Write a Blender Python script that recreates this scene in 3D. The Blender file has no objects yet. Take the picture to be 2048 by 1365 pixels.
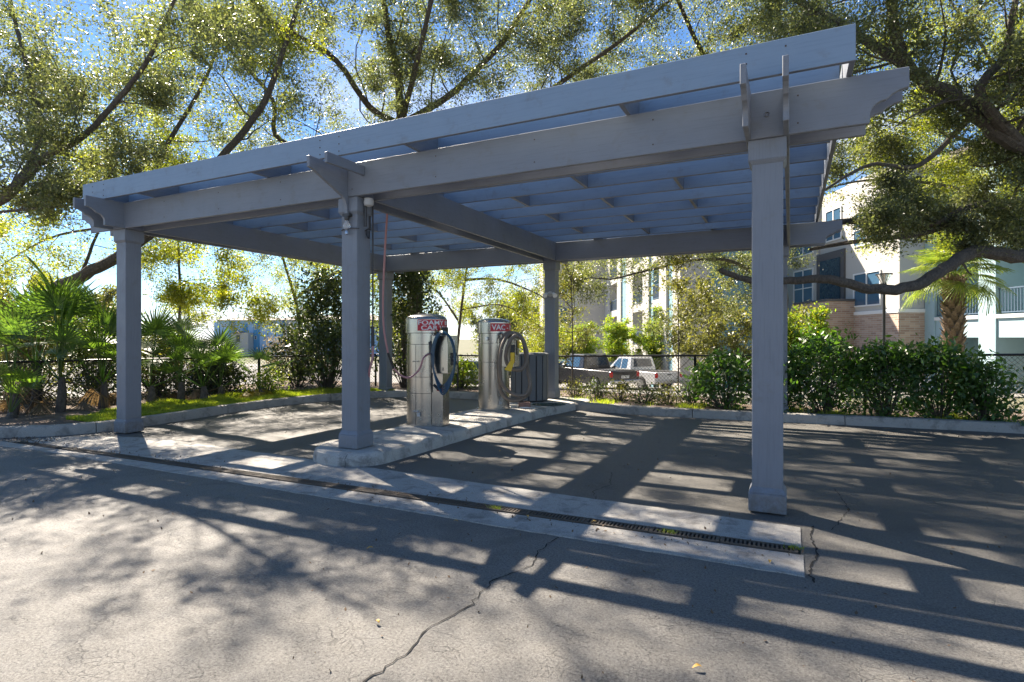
import bpy, math, random
import numpy as np
from mathutils import Vector, Matrix
R_=math.radians; random.seed(7); rng=np.random.default_rng(11)
sc=bpy.context.scene; COL=sc.collection
# ---------------------------------------------------------------- camera frame
TH=-0.4557; CX,CY,CH=0.176,-5.2516,1.45; FPX=1138.6; Y0=675.8
def rf(R,F,z=0.0):            # metres right of / ahead of the standpoint -> world
    return Vector((CX+F*math.sin(TH)+R*math.cos(TH), CY+F*math.cos(TH)-R*math.sin(TH), z))
def at(px,py,F): return rf((px-1024)*F/FPX, F, CH+(Y0-py)*F/FPX)
# ---------------------------------------------------------------- helpers
def tag(o,label=None,cat=None,group=None,kind=None):
    if label:o['label']=label
    if cat:o['category']=cat
    if group:o['group']=group
    if kind:o['kind']=kind
    return o
def empty(name,loc=(0,0,0),rz=0.0,**k):
    o=bpy.data.objects.new(name,None);COL.objects.link(o);o.location=loc;o.rotation_euler=(0,0,rz);o.empty_display_size=.2
    return tag(o,**k)
class MB:
    def __init__(s): s.v=[];s.f=[]
    def add(s,vs,fs):
        n=len(s.v); s.v+= [tuple(v) for v in vs]; s.f+=[tuple(i+n for i in f) for f in fs]; return s
    def box(s,x0,x1,y0,y1,z0,z1):
        return s.add([(x0,y0,z0),(x1,y0,z0),(x1,y1,z0),(x0,y1,z0),(x0,y0,z1),(x1,y0,z1),(x1,y1,z1),(x0,y1,z1)],
          [(0,3,2,1),(4,5,6,7),(0,1,5,4),(1,2,6,5),(2,3,7,6),(3,0,4,7)])
    def frustum(s,cx,cy,z0,z1,a0,a1):
        v=[(cx+i*a,cy+j*a,z) for z,a in((z0,a0),(z1,a1)) for i,j in((-1,-1),(1,-1),(1,1),(-1,1))]
        return s.add(v,[(0,3,2,1),(4,5,6,7),(0,1,5,4),(1,2,6,5),(2,3,7,6),(3,0,4,7)])
    def prism(s,poly,axis,a,b):   # poly in the plane across axis
        def P(p,t):
            return {'x':(t,p[0],p[1]),'y':(p[0],t,p[1]),'z':(p[0],p[1],t)}[axis]
        n=len(poly); v=[P(p,a) for p in poly]+[P(p,b) for p in poly]
        return s.add(v,[tuple(range(n)),tuple(reversed(range(n,2*n)))]+[(i,i+n,(i+1)%n+n,(i+1)%n) for i in range(n)])
    def tube(s,pts,rad,n=6,cap=True):
        pts=[Vector(p) for p in pts]; m=len(pts)
        if not hasattr(rad,'__len__'): rad=[rad]*m
        vs=[];up=Vector((0,0,1));prev=None
        for i,p in enumerate(pts):
            d=(pts[min(i+1,m-1)]-pts[max(i-1,0)])
            if d.length<1e-9:d=Vector((0,0,1))
            d.normalize()
            if prev is None:
                a=d.cross(up) if abs(d.z)<.95 else d.cross(Vector((1,0,0)))
            else: a=prev-d*prev.dot(d)
            if a.length<1e-6:a=d.orthogonal()
            a.normalize();prev=a;b=d.cross(a)
            for k in range(n):
                t=2*math.pi*k/n; vs.append(p+(a*math.cos(t)+b*math.sin(t))*rad[i])
        fs=[(i*n+k,i*n+(k+1)%n,(i+1)*n+(k+1)%n,(i+1)*n+k) for i in range(m-1) for k in range(n)]
        if cap: fs+=[tuple(reversed(range(n))),tuple((m-1)*n+k for k in range(n))]
        return s.add(vs,fs)
    def lathe(s,prof,cx,cy,n=48,a0=0,a1=2*math.pi):
        full=abs(a1-a0-2*math.pi)<1e-6; m=n if full else n+1
        vs=[(cx+r*math.cos(a0+(a1-a0)*k/n),cy+r*math.sin(a0+(a1-a0)*k/n),z) for r,z in prof for k in range(m)]
        fs=[(i*m+k,i*m+(k+1)%m,(i+1)*m+(k+1)%m,(i+1)*m+k) for i in range(len(prof)-1) for k in range(n if not full else m)]
        return s.add(vs,fs)
    def build(s,name,mat,parent=None,smooth=False,bevel=0,seg=1,**k):
        me=bpy.data.meshes.new(name); me.from_pydata(s.v,[],s.f); me.validate(); me.update()
        import bmesh
        bm=bmesh.new();bm.from_mesh(me);bmesh.ops.recalc_face_normals(bm,faces=bm.faces);bm.to_mesh(me);bm.free()
        if mat: me.materials.append(mat)
        o=bpy.data.objects.new(name,me);COL.objects.link(o)
        if parent:o.parent=parent
        if smooth:
            me.polygons.foreach_set('use_smooth',[True]*len(me.polygons))
            try:
                me.set_sharp_from_angle(angle=R_(35))
            except Exception: pass
        if bevel:
            m=o.modifiers.new('bevel','BEVEL');m.width=bevel;m.segments=seg;m.limit_method='ANGLE'
        return tag(o,**k)
def box(name,mat,parent,x0,x1,y0,y1,z0,z1,bevel=0,**k): return MB().box(x0,x1,y0,y1,z0,z1).build(name,mat,parent,bevel=bevel,**k)
def npmesh(name,V,nv,mat,parent=None,**k):   # V: (faces*nv,3)
    n=len(V)//nv; me=bpy.data.meshes.new(name)
    me.vertices.add(len(V)); me.vertices.foreach_set('co',V.astype(np.float32).ravel())
    me.loops.add(len(V)); me.loops.foreach_set('vertex_index',np.arange(len(V),dtype=np.int32))
    me.polygons.add(n); me.polygons.foreach_set('loop_start',np.arange(0,len(V),nv,dtype=np.int32))
    me.update(calc_edges=True)
    if mat: me.materials.append(mat)
    o=bpy.data.objects.new(name,me);COL.objects.link(o)
    if parent:o.parent=parent
    return tag(o,**k)
def clone(o,parent=None):
    c=o.copy();COL.objects.link(c)
    if parent:c.parent=parent
    for ch in o.children: clone(ch,c)
    return c
# ---------------------------------------------------------------- materials
class N:
    def __init__(s,name):
        s.m=bpy.data.materials.new(name);s.m.use_nodes=True;s.t=s.m.node_tree;s.b=s.t.nodes['Principled BSDF'];s.out=s.t.nodes['Material Output']
    def n(s,ty,**k):
        x=s.t.nodes.new(ty)
        for a,v in k.items():
            if hasattr(x,a): setattr(x,a,v)
            else: x.inputs[a.replace('_',' ')].default_value=v
        return x
    def l(s,a,b): s.t.links.new(a,b)
    def noise(s,scale,detail=3,rough=.5,co=None,dist=0):
        x=s.n('ShaderNodeTexNoise',Scale=scale,Detail=detail,Roughness=rough,Distortion=dist)
        if co: s.l(co,x.inputs['Vector'])
        return x.outputs['Fac']
    def ramp(s,fac,stops):
        x=s.n('ShaderNodeValToRGB');e=x.color_ramp.elements
        while len(e)<len(stops): e.new(.5)
        for q,(p,c) in zip(e,stops): q.position=p;q.color=(*c,1) if hasattr(c,'__len__') else (c,c,c,1)
        s.l(fac,x.inputs['Fac']);return x.outputs['Color']
    def mix(s,fac,a,b,blend='MIX'):
        x=s.n('ShaderNodeMix',data_type='RGBA',blend_type=blend)
        for i,v in((0,fac),(6,a),(7,b)):
            if hasattr(v,'is_linked'): s.l(v,x.inputs[i])
            else: x.inputs[i].default_value=v if i==0 else (*v,1)
        return x.outputs[2]
    def math(s,op,a,b=0.0):
        x=s.n('ShaderNodeMath',operation=op)
        for i,v in((0,a),(1,b)):
            if hasattr(v,'is_linked'): s.l(v,x.inputs[i])
            else: x.inputs[i].default_value=v
        return x.outputs[0]
    def bump(s,h,st,dist=.01,nrm=None):
        x=s.n('ShaderNodeBump',Strength=st,Distance=dist);s.l(h,x.inputs['Height'])
        if nrm: s.l(nrm,x.inputs['Normal'])
        return x.outputs['Normal']
    def obj(s): return s.n('ShaderNodeTexCoord').outputs['Object']
    def pos(s): return s.n('ShaderNodeNewGeometry').outputs['Position']
def simple(name,col,rough=.5,metal=0,var=.12,scale=6,bump=0,bscale=80,spec=.5):
    g=N(name);co=g.pos()
    f=g.noise(scale,4,.6,co)
    c=g.mix(f,tuple(x*(1-var) for x in col),tuple(min(1,x*(1+var)) for x in col));g.l(c,g.b.inputs['Base Color'])
    g.b.inputs['Roughness'].default_value=rough;g.b.inputs['Metallic'].default_value=metal
    g.b.inputs['Specular IOR Level'].default_value=spec
    if bump: g.l(g.bump(g.noise(bscale,3,.6,co),bump,.004),g.b.inputs['Normal'])
    return g.m
def paint_mat(nm='grey_paint',A=(.155,.172,.203),B=(.20,.217,.25),st=(1,1,.04)):
    g=N(nm);co=g.obj();st=tuple(max(x,.04) for x in st)
    mp=g.n('ShaderNodeMapping');g.l(co,mp.inputs[0]);mp.inputs['Scale'].default_value=st
    f=g.noise(2.2,5,.6,co);gr=g.noise(75,4,.7,mp.outputs[0],.3)
    c=g.mix(f,A,B)
    c=g.mix(g.ramp(gr,[(.33,.4),(.5,0)]),c,tuple(x*.82 for x in A))
    c=g.mix(g.ramp(gr,[(.60,0),(.75,.25)]),c,tuple(x*1.1 for x in B))
    c=g.mix(g.ramp(gr,[(.21,.9),(.25,0)]),c,(.06,.055,.05))
    blot=g.noise(5,7,.75,co);c=g.mix(g.ramp(blot,[(.56,0),(.72,.45)]),c,(.15,.14,.125))
    chip=g.ramp(g.noise(26,6,.8,co),[(.715,0),(.725,1)]);c=g.mix(chip,c,(.40,.38,.35))
    sp=g.n('ShaderNodeSeparateXYZ');g.l(g.pos(),sp.inputs[0])
    low=g.math('MULTIPLY',g.ramp(sp.outputs['Z'],[(.0,1),(.30,0)]),g.ramp(g.noise(14,5,.75,co),[(.35,0),(.6,.9)]))
    c=g.mix(low,c,(.11,.095,.075))
    g.l(c,g.b.inputs['Base Color']);g.l(g.ramp(blot,[(.3,.38),(.7,.6)]),g.b.inputs['Roughness'])
    n=g.bump(gr,.15,.002);n=g.bump(chip,.4,.002,n);g.l(n,g.b.inputs['Normal']);return g.m
def asphalt_mat():
    g=N('asphalt');co=g.pos()
    big=g.noise(.55,4,.6,co);mid=g.noise(6,4,.6,co);fine=g.noise(70,6,.95,co)
    c=g.mix(big,(.135,.127,.114),(.205,.192,.170))
    c=g.mix(g.ramp(mid,[(.35,0),(.7,1)]),c,(.175,.168,.156))
    c=g.mix(g.ramp(fine,[(.50,0),(.60,1)]),c,(.27,.26,.245))
    c=g.mix(g.ramp(fine,[(.40,1),(.47,0)]),c,(.03,.03,.03))
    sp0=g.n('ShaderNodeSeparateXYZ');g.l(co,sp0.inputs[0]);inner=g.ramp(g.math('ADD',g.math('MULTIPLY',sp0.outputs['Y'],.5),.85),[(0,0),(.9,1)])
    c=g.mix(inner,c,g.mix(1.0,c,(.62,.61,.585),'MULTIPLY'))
    # hairline cracks
    wob=g.n('ShaderNodeTexNoise',Scale=9,Detail=4);g.l(co,wob.inputs['Vector'])
    w=g.n('ShaderNodeVectorMath',operation='MULTIPLY_ADD');g.l(wob.outputs['Color'],w.inputs[0]);w.inputs[1].default_value=(.13,.13,0);g.l(co,w.inputs[2])
    def vor(sc_):
        v=g.n('ShaderNodeTexVoronoi',feature='DISTANCE_TO_EDGE',Scale=sc_);g.l(w.outputs[0],v.inputs['Vector']);return v.outputs['Distance']
    v1=g.ramp(vor(17),[(0,1),(.045,0)]); v2=g.ramp(vor(2.2),[(0,1),(.008,0)])
    mask=g.ramp(g.noise(3.6,5,.7,co),[(.45,0),(.65,.42)])
    cr=g.mix(1.0,v1,mask,'MULTIPLY')
    sep=g.n('ShaderNodeSeparateXYZ');g.l(co,sep.inputs[0])
    near=g.ramp(g.math('MULTIPLY',g.math('ADD',sep.outputs['Y'],1.3),-1.0),[(0,.12),(.9,1)])
    cr=g.mix(1.0,cr,near,'MULTIPLY')
    tar=g.ramp(g.noise(1.6,5,.65,co,.6),[(.56,0),(.70,.4)]);c=g.mix(tar,c,(.045,.045,.047))
    m2=g.ramp(g.noise(.9,2,.5,co),[(.5,0),(.55,.25)]);cr2=g.mix(1.0,v2,m2,'MULTIPLY')
    crk=g.mix(1.0,cr,cr2,'LIGHTEN')
    c=g.mix(crk,c,(.022,.021,.02))
    # pale drip spots
    sp=g.n('ShaderNodeTexVoronoi',feature='F1',Scale=5);g.l(co,sp.inputs['Vector'])
    c=g.mix(g.ramp(sp.outputs['Distance'],[(.035,.6),(.06,0)]),c,(.28,.27,.25))
    g.l(c,g.b.inputs['Base Color'])
    g.b.inputs['Roughness'].default_value=.6;g.b.inputs['Specular IOR Level'].default_value=.4
    h=g.math('SUBTRACT',g.math('MULTIPLY',fine,.6),crk)
    n=g.bump(h,1.0,.02);n=g.bump(g.noise(14,2,.5,co),.25,.02,n);g.l(n,g.b.inputs['Normal']);return g.m
def concrete_mat(name,a,b,speck=.5,dirt=(.12,.11,.1)):
    g=N(name);co=g.pos()
    c=g.mix(g.noise(2.2,5,.6,co),a,b)
    f=g.noise(120,3,.8,co)
    c=g.mix(g.ramp(f,[(.56,0),(.64,speck)]),c,tuple(min(.85,x*1.6) for x in b))
    c=g.mix(g.ramp(f,[(.33,speck*1.2),(.42,0)]),c,tuple(x*.35 for x in a))
    c=g.mix(g.ramp(g.noise(5,6,.7,co,.4),[(.50,0),(.68,.8)]),c,dirt)
    v=g.n('ShaderNodeTexVoronoi',feature='F1',Scale=34);g.l(co,v.inputs['Vector'])
    c=g.mix(g.ramp(v.outputs['Distance'],[(.10,.8),(.17,0)]),c,tuple(x*.4 for x in a))
    g.l(c,g.b.inputs['Base Color']);g.b.inputs['Roughness'].default_value=.8
    n=g.bump(f,.5,.005);n=g.bump(g.noise(11,4,.6,co),.5,.012,n);g.l(n,g.b.inputs['Normal']);return g.m
def leaf_mat(name,cols,transl=.35,rough=.42,tcol=None,spec=.5):
    g=N(name);ge=g.n('ShaderNodeNewGeometry')
    c=g.ramp(ge.outputs['Random Per Island'],[(i/(len(cols)-1),q) for i,q in enumerate(cols)])
    big=g.noise(.9,3,.5,ge.outputs['Position'])
    c=g.mix(g.ramp(big,[(.35,0),(.65,1)]),c,g.mix(1.0,c,(1.25,1.2,.85),'MULTIPLY'))
    g.l(c,g.b.inputs['Base Color']);g.b.inputs['Roughness'].default_value=rough
    g.b.inputs['Specular IOR Level'].default_value=spec
    t=g.n('ShaderNodeBsdfTranslucent')
    g.l(g.mix(1.0,c,tcol or (3.4,3.2,1.1),'MULTIPLY'),t.inputs['Color'])
    m=g.n('ShaderNodeMixShader');m.inputs[0].default_value=transl
    g.l(g.b.outputs[0],m.inputs[1]);g.l(t.outputs[0],m.inputs[2]);g.l(m.outputs[0],g.out.inputs['Surface']);return g.m
def bark_mat(name,a,b):
    g=N(name);co=g.pos();mp=g.n('ShaderNodeMapping');g.l(co,mp.inputs[0]);mp.inputs['Scale'].default_value=(1,1,.5)
    f=g.noise(24,6,.75,mp.outputs[0],.5);g.l(g.ramp(f,[(.3,a),(.7,b)]),g.b.inputs['Base Color'])
    g.b.inputs['Roughness'].default_value=.9;g.l(g.bump(f,.9,.03),g.b.inputs['Normal']);return g.m
def steel_mat():
    g=N('brushed_steel');co=g.obj();mp=g.n('ShaderNodeMapping');g.l(co,mp.inputs[0]);mp.inputs['Scale'].default_value=(90,90,1.2)
    f=g.noise(2,3,.6,mp.outputs[0]);g.l(g.mix(f,(.36,.345,.325),(.52,.505,.48)),g.b.inputs['Base Color'])
    g.b.inputs['Metallic'].default_value=1;g.l(g.ramp(g.noise(4,4,.6,co),[(.3,.20),(.7,.29)]),g.b.inputs['Roughness'])
    g.b.inputs['Anisotropic'].default_value=.5;return g.m
def brick_mat(name,a,b,mortar,sx=1,rot=0.0):
    g=N(name);co=g.obj();sp=g.n('ShaderNodeSeparateXYZ');g.l(co,sp.inputs[0])
    cb=g.n('ShaderNodeCombineXYZ');g.l(g.math('ADD',sp.outputs['X'],sp.outputs['Y']),cb.inputs[0]);g.l(sp.outputs['Z'],cb.inputs[1])
    br=g.n('ShaderNodeTexBrick',Scale=1.0);br.inputs['Brick Width'].default_value=.42;br.inputs['Row Height'].default_value=.1;br.inputs['Mortar Size'].default_value=.012
    br.inputs['Color1'].default_value=(*a,1);br.inputs['Color2'].default_value=(*b,1);br.inputs['Mortar'].default_value=(*mortar,1)
    g.l(cb.outputs[0],br.inputs['Vector']);g.l(br.outputs['Color'],g.b.inputs['Base Color']);g.b.inputs['Roughness'].default_value=.85;return g.m
PAINT=paint_mat();PAINTX=paint_mat('grey_beam_paint',st=(.04,1,1));PAINTY=paint_mat('grey_side_beam_paint',st=(1,.04,1));PAINTR=paint_mat('skylit_rafter_paint',(.18,.25,.34),(.225,.30,.40),(.04,1,1));ASPH=asphalt_mat()  # rafter blue has sky light put into its colour; beams stay plain grey
APRON=concrete_mat('apron_concrete',(.27,.255,.23),(.40,.38,.345),.65)
KERB=concrete_mat('kerb_concrete',(.24,.225,.20),(.35,.33,.295),.3)
ISL=concrete_mat('island_concrete',(.31,.30,.275),(.44,.42,.385),.4)
STEEL=steel_mat()
RED=simple('sign_red',(.50,.012,.03),.35,var=.08);WHITE=simple('sign_white',(.75,.74,.72),.45,var=.05)
BLACK=simple('black_plastic',(.02,.02,.022),.45);DARKM=simple('dark_metal',(.06,.06,.062),.5,metal=.4)
IRON=simple('rusty_iron',(.085,.068,.052),.8,var=.4,scale=30,bump=.5)
YEL=simple('yellow_plastic',(.80,.50,.01),.4);PINK=simple('pink_hose',(.42,.20,.20),.45,var=.15)
BLUEH=simple('blue_hose',(.012,.055,.10),.3);VACH=simple('vac_hose',(.17,.135,.105),.5)
FENCE=simple('fence_black',(.012,.012,.013),.45);SLAT=simple('slate_slats',(.11,.115,.12),.55)
GLASS=simple('window_glass',(.03,.05,.07),.06,spec=.9);GLASSB=simple('window_glass_blue',(.05,.11,.18),.08,spec=.9)
RUBBER=simple('rubber',(.02,.02,.02),.8);CHROME=simple('alloy',(.6,.6,.6),.3,metal=1)
TAIL=simple('tail_light',(.55,.01,.01),.25)
STW=simple('stucco_white',(.44,.42,.385),.85,var=.04);STG=simple('stucco_grey',(.42,.42,.42),.85,var=.04)
STB=simple('stucco_blue',(.32,.44,.48),.85,var=.04);STT=simple('stucco_teal',(.16,.30,.36),.85,var=.05)
TRIM=simple('trim_white',(.7,.7,.69),.6,var=.03);DGREY=simple('dark_grey_cladding',(.09,.085,.085),.7)
RAIL=simple('railing_blue_grey',(.08,.12,.17),.5);ROOF=simple('roof_shingle',(.16,.14,.13),.9)
SKYB=simple('siding_sky_blue',(.35,.52,.72),.8,var=.04);SKYD=simple('siding_deep_blue',(.09,.28,.48),.8,var=.04)
BRICK=brick_mat('brick',(.30,.19,.14),(.46,.33,.25),(.42,.38,.33))
BARK=bark_mat('oak_bark',(.04,.033,.027),(.15,.125,.10));PBARK=bark_mat('palm_bark',(.10,.06,.035),(.34,.25,.17))
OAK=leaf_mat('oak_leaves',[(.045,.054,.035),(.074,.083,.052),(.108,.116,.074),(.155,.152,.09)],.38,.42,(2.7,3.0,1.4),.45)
OAKY=leaf_mat('yellow_green_oak_leaves',[(.07,.09,.02),(.10,.125,.025),(.14,.16,.03),(.18,.17,.03)],.42,.4,(3.6,3.6,1.0))  # yellow green leaf colour of the paler oaks
SHRUB=leaf_mat('glossy_shrub_leaves',[(.028,.06,.014),(.045,.09,.02),(.07,.12,.028)],.28,.40,(2.6,3.2,.9),.6)
SHRUBD=leaf_mat('dark_shrub_leaves',[(.02,.035,.014),(.035,.055,.02),(.07,.10,.03)],.2,.4)
OLIVE=leaf_mat('olive_leaves',[(.06,.075,.035),(.09,.10,.045),(.13,.13,.06)],.3,.5)
LIME=leaf_mat('lime_leaves',[(.07,.13,.015),(.11,.17,.02),(.17,.18,.025)],.42,.45)
DRY=leaf_mat('dry_grass_leaves',[(.16,.14,.10),(.22,.19,.14)],.3,.7,(1.6,1.5,1.2))
PALM=leaf_mat('palmetto_leaves',[(.045,.078,.025),(.07,.11,.032),(.11,.15,.042)],.40,.38,(2.7,3.2,1.0),.5)
PALMY=leaf_mat('yellow_palm_leaves',[(.22,.18,.02),(.35,.25,.02)],.4,.5,(2,1.8,.6))
PALMD=leaf_mat('dead_palm_leaves',[(.10,.075,.05),(.17,.13,.09)],.25,.7,(1.5,1.3,1))
SABAL=leaf_mat('cabbage_palm_leaves',[(.08,.12,.03),(.13,.17,.04),(.20,.21,.05)],.35,.4,(2.4,2.6,1.0))
GRASS=leaf_mat('grass',[(.10,.14,.02),(.16,.20,.03),(.24,.26,.05),(.30,.27,.10)],.4,.5,(2.8,3.2,.8))
def soil_mat(name,a,b,sc=3):
    g=N(name);co=g.pos();c=g.mix(g.ramp(g.noise(sc,5,.7,co),[(.35,0),(.65,1)]),a,b)
    c=g.mix(g.ramp(g.noise(55,4,.8,co),[(.5,0),(.6,.7)]),c,tuple(x*.3 for x in a))
    g.l(c,g.b.inputs['Base Color']);g.b.inputs['Roughness'].default_value=.95;g.l(g.bump(g.noise(60,4,.7,co),.8,.02),g.b.inputs['Normal']);return g.m
MULCH=soil_mat('mulch',(.13,.085,.06),(.22,.17,.13));TURF=soil_mat('turf_soil',(.05,.06,.02),(.09,.095,.035))
LOTM=soil_mat('far_pavement',(.17,.16,.15),(.24,.23,.21),.4)
EARTH=soil_mat('ground_cover',(.07,.085,.03),(.16,.14,.09),.5)
# ---------------------------------------------------------------- ground
def terr(F):
    P=[(-1e4,-.06),(13,-.06),(24,-.85),(30,-1.4),(40,-2.0),(60,-2.5),(140,-3.0),(2000,-3.2)]
    for (a,za),(b,zb) in zip(P,P[1:]):
        if F<=b: return za+(zb-za)*(F-a)/(b-a) if a>-1e3 else za
    return P[-1][1]
def terrain(name,mat,Rs,Fs,dz=0,**k):
    m=MB();vs=[rf(r,f,terr(f)+dz) for f in Fs for r in Rs];n=len(Rs)
    m.add(vs,[(j*n+i,j*n+i+1,(j+1)*n+i+1,(j+1)*n+i) for j in range(len(Fs)-1) for i in range(n-1)])
    return m.build(name,mat,**k)
terrain('ground',EARTH,[-900,-300,-100,-50,-25,0,25,50,100,300,900],[-200,-50,-10,5,13,16,20,24,27,30,35,40,50,60,90,140,300,1500],kind='structure')
terrain('parking_lot',LOTM,[-60,-30,-10,0,13,15.5],[17,20,24,27,30,35,40,50,60,90],.006,kind='structure')
terrain('pavement',LOTM,[15.5,16.5,25],[14,17,20,24,27,30],.02,kind='structure')
LOT=[(-60,-40),(60,-40),(60,5.9),(3.4,5.95),(-3.8,5.7),(-4.3,6.5),(-8.9,6.5),(-9.55,5.2),(-9.75,3.5),(-9.6,1.5),(-9.35,.3),(-9.6,-.5),(-10.1,-1.1),(-12.3,-3.4),(-20,-9),(-60,-25)]
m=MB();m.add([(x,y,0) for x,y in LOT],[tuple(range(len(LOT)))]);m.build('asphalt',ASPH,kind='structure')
# planting beds
m=MB();L2=[(-60,-24.9),(-20,-8.9),(-12.4,-3.3),(-10.2,-1.0),(-9.75,-.4),(-9.5,.3),(-9.75,1.5),(-9.9,3.5),(-9.7,5.3),(-9.0,6.6),(-4.2,6.62),(-3.8,5.8),(3.4,6.05),(60,6.0),(60,7.6),(3,8.2),(-5,8.4),(-13.8,8.3),(-14.5,0),(-40,-8)]
m.add([(x,y,.11) for x,y in L2],[tuple(range(len(L2)))]);m.build('planting_bed',MULCH,kind='structure')
def catmull(pts,n=8):
    pts=[Vector(p) for p in pts];out=[]
    for i in range(len(pts)-1):
        p0=pts[max(i-1,0)];p1=pts[i];p2=pts[i+1];p3=pts[min(i+2,len(pts)-1)]
        for k in range(n):
            t=k/n;out.append(.5*((2*p1)+(p2-p0)*t+(2*p0-5*p1+4*p2-p3)*t*t+(-p0+3*p1-3*p2+p3)*t**3))
    out.append(pts[-1]);return out
KP=[(-.0,-.05),(.005,.11),(.03,.145),(.07,.155),(.15,.155),(.18,.15),(.185,-.05)]
def kerb(name,path,joint=2.4,side=1):
    ps=catmull([(x,y,0) for x,y in path],8);m=MB();acc=0
    # split in cast lengths with a narrow dark joint between
    segs=[[ps[0]]];
    for a,b in zip(ps,ps[1:]):
        acc+=(b-a).length;segs[-1].append(b)
        if acc>joint: segs.append([b]);acc=0
    for s in segs:
        if len(s)<2: continue
        vs=[];n=len(KP)
        for i,p in enumerate(s):
            d=(s[min(i+1,len(s)-1)]-s[max(i-1,0)]).normalized();nr=Vector((-d.y,d.x,0))*side
            q=p.copy()
            if i==0:q+=d*.006
            if i==len(s)-1:q-=d*.006
            j=random.uniform(-.003,.003)
            vs+=[q+nr*a+Vector((0,0,b+(j if b>0 else 0))) for a,b in KP]
        fs=[(i*n+k,i*n+k+1,(i+1)*n+k+1,(i+1)*n+k) for i in range(len(s)-1) for k in range(n-1)]+[tuple(range(n)),tuple((len(s)-1)*n+k for k in range(n))]
        m.add(vs,fs)
    return m.build(name,KERB,smooth=True,kind='structure')
kerb('kerb',[(-20,-8.6),(-12.2,-3.25),(-10.05,-1.15),(-9.5,-.6),(-9.28,.2),(-9.4,1.4),(-9.55,2.6),(-9.5,3.8),(-9.2,4.9),(-8.7,5.75),(-7.9,6.25),(-7,6.36),(-4.9,6.36)])
kerb('kerb',[(-4.0,5.62),(-3.2,5.45),(-1.9,5.4),(.14,5.55),(1.5,5.7),(3.4,5.85),(8,5.9),(30,5.9)])
# island
def island():
    out=[];x0,x1=-5.02,-4.02;r=.5;cy=.07
    for k in range(17):
        t=math.pi+math.pi*k/16;out.append((-4.52+r*math.cos(t),cy+r*.92*math.sin(t)))
    out+=[(-4.0,1.2),(-4.0,2.8),(-3.9,4.3),(-3.7,5.6),(-3.55,6.0),(-3.7,6.5),(-5.02,6.5),(-5.05,4.5),(-5.04,2.5),(-5.02,1.0)]
    # resample long sides and layer with rounded lip
    pts=[]
    for a,b in zip(out,out[1:]+out[:1]):
        L=math.dist(a,b);n=max(1,int(L/.12))
        for k in range(n): pts.append((a[0]+(b[0]-a[0])*k/n,a[1]+(b[1]-a[1])*k/n))
    c=Vector((-4.5,3,0));m=MB();n=len(pts);rings=[]
    rough=[random.uniform(-.006,.006) for _ in pts]
    nr=[]
    for i,p in enumerate(pts):
        a=pts[i-1];b=pts[(i+1)%n];d=Vector((b[0]-a[0],b[1]-a[1],0)).normalized();nr.append(Vector((d.y,-d.x,0)))
    for off,z in((.015,-.03),(.012,.05),(0,.10),(-.01,.13),(-.04,.148),(-.08,.152)):
        rings+=[Vector((p[0],p[1],z))+q*(off+(w if z<.12 else 0)) for p,q,w in zip(pts,nr,rough)]
    m.add(rings,[(j*n+i,j*n+(i+1)%n,(j+1)*n+(i+1)%n,(j+1)*n+i) for j in range(5) for i in range(n)]+[tuple(5*n+i for i in range(n))])
    return m.build('concrete_island',ISL,smooth=True,kind='structure')
island()
mj=MB()
for (x,y) in((-4.27,-.385),(-3.985,3.6)):
    mj.tube([(x+.0,y-.014,.0),(x+.01,y-.012,.05),(x-.005,y-.004,.1),(x,y+.03,.147)],.004,4)
mj.build('island_joint',BLACK,kind='structure')
# drain apron: two cast strips with slot between (with uneven edges)
def strip(name,xa,xb,f0,f1,z0,z1,mat,n=90):
    m=MB();A=[];B=[]
    for i in range(n+1):
        x=xa+(xb-xa)*i/n;A.append((x,f0(x)+random.uniform(-.01,.01)));B.append((x,f1(x)))
    poly=A+B[::-1];return m.prism(poly,'z',z0,z1).build(name,mat,kind='structure')
lin=lambda x,a,b:(a+(b-a)*(x+9.0)/9.24)
gy0=lambda x:lin(x,-1.10,-.86);gy1=lambda x:lin(x,-1.24,-1.01)
def rear(x):
    y=lin(x,-.12,-.40)
    if x<-7.6: y=-.16-.62*min(1,((-7.6-x)/1.85))**2.2
    return y
strip('drain_apron',-9.45,.24,rear,lambda x:gy0(x)+.004,-.05,.008,APRON)
strip('drain_apron',-10.6,.25,lambda x:lin(x,-1.36,-1.38)-(0.0 if x>-8.6 else (x+8.6)*-.12),lambda x:gy1(x)-.004,-.05,.008,APRON)
strip('drain_channel',-9.5,.235,gy0,gy1,-.05,.001,simple('drain_dirt',(.02,.016,.012),.9),40)
# grate sections
g0=MB();Lg=.5;w=.118;
g0.box(-.0,Lg-.006,-.0,.012,.0,.014);g0.box(0,Lg-.006,w-.012,w,0,.014)
k=0.012
while k<Lg-.03:
    g0.box(k,k+.014,.012,w-.012,0,.011);k+=.029
g0.box(0,.012,.012,w-.012,0,.012);g0.box(Lg-.03,Lg-.006,.012,w-.012,0,.012)
gr=g0.build('drain_grate',IRON,label='rusty cast iron slotted grate section of the trench drain across the bay entrance',cat='drain grate',group='slotted grate sections of the trench drain')
gsl=math.atan((.24-.0)/9.24*1.0)
for i in range(17):
    o=gr if i==0 else gr.copy()
    if i: COL.objects.link(o)
    x=.225-Lg*(i+1);o.location=(x,gy1(x)+.012,.003);o.rotation_euler=(0,0,math.atan(.24/9.24))
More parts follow.
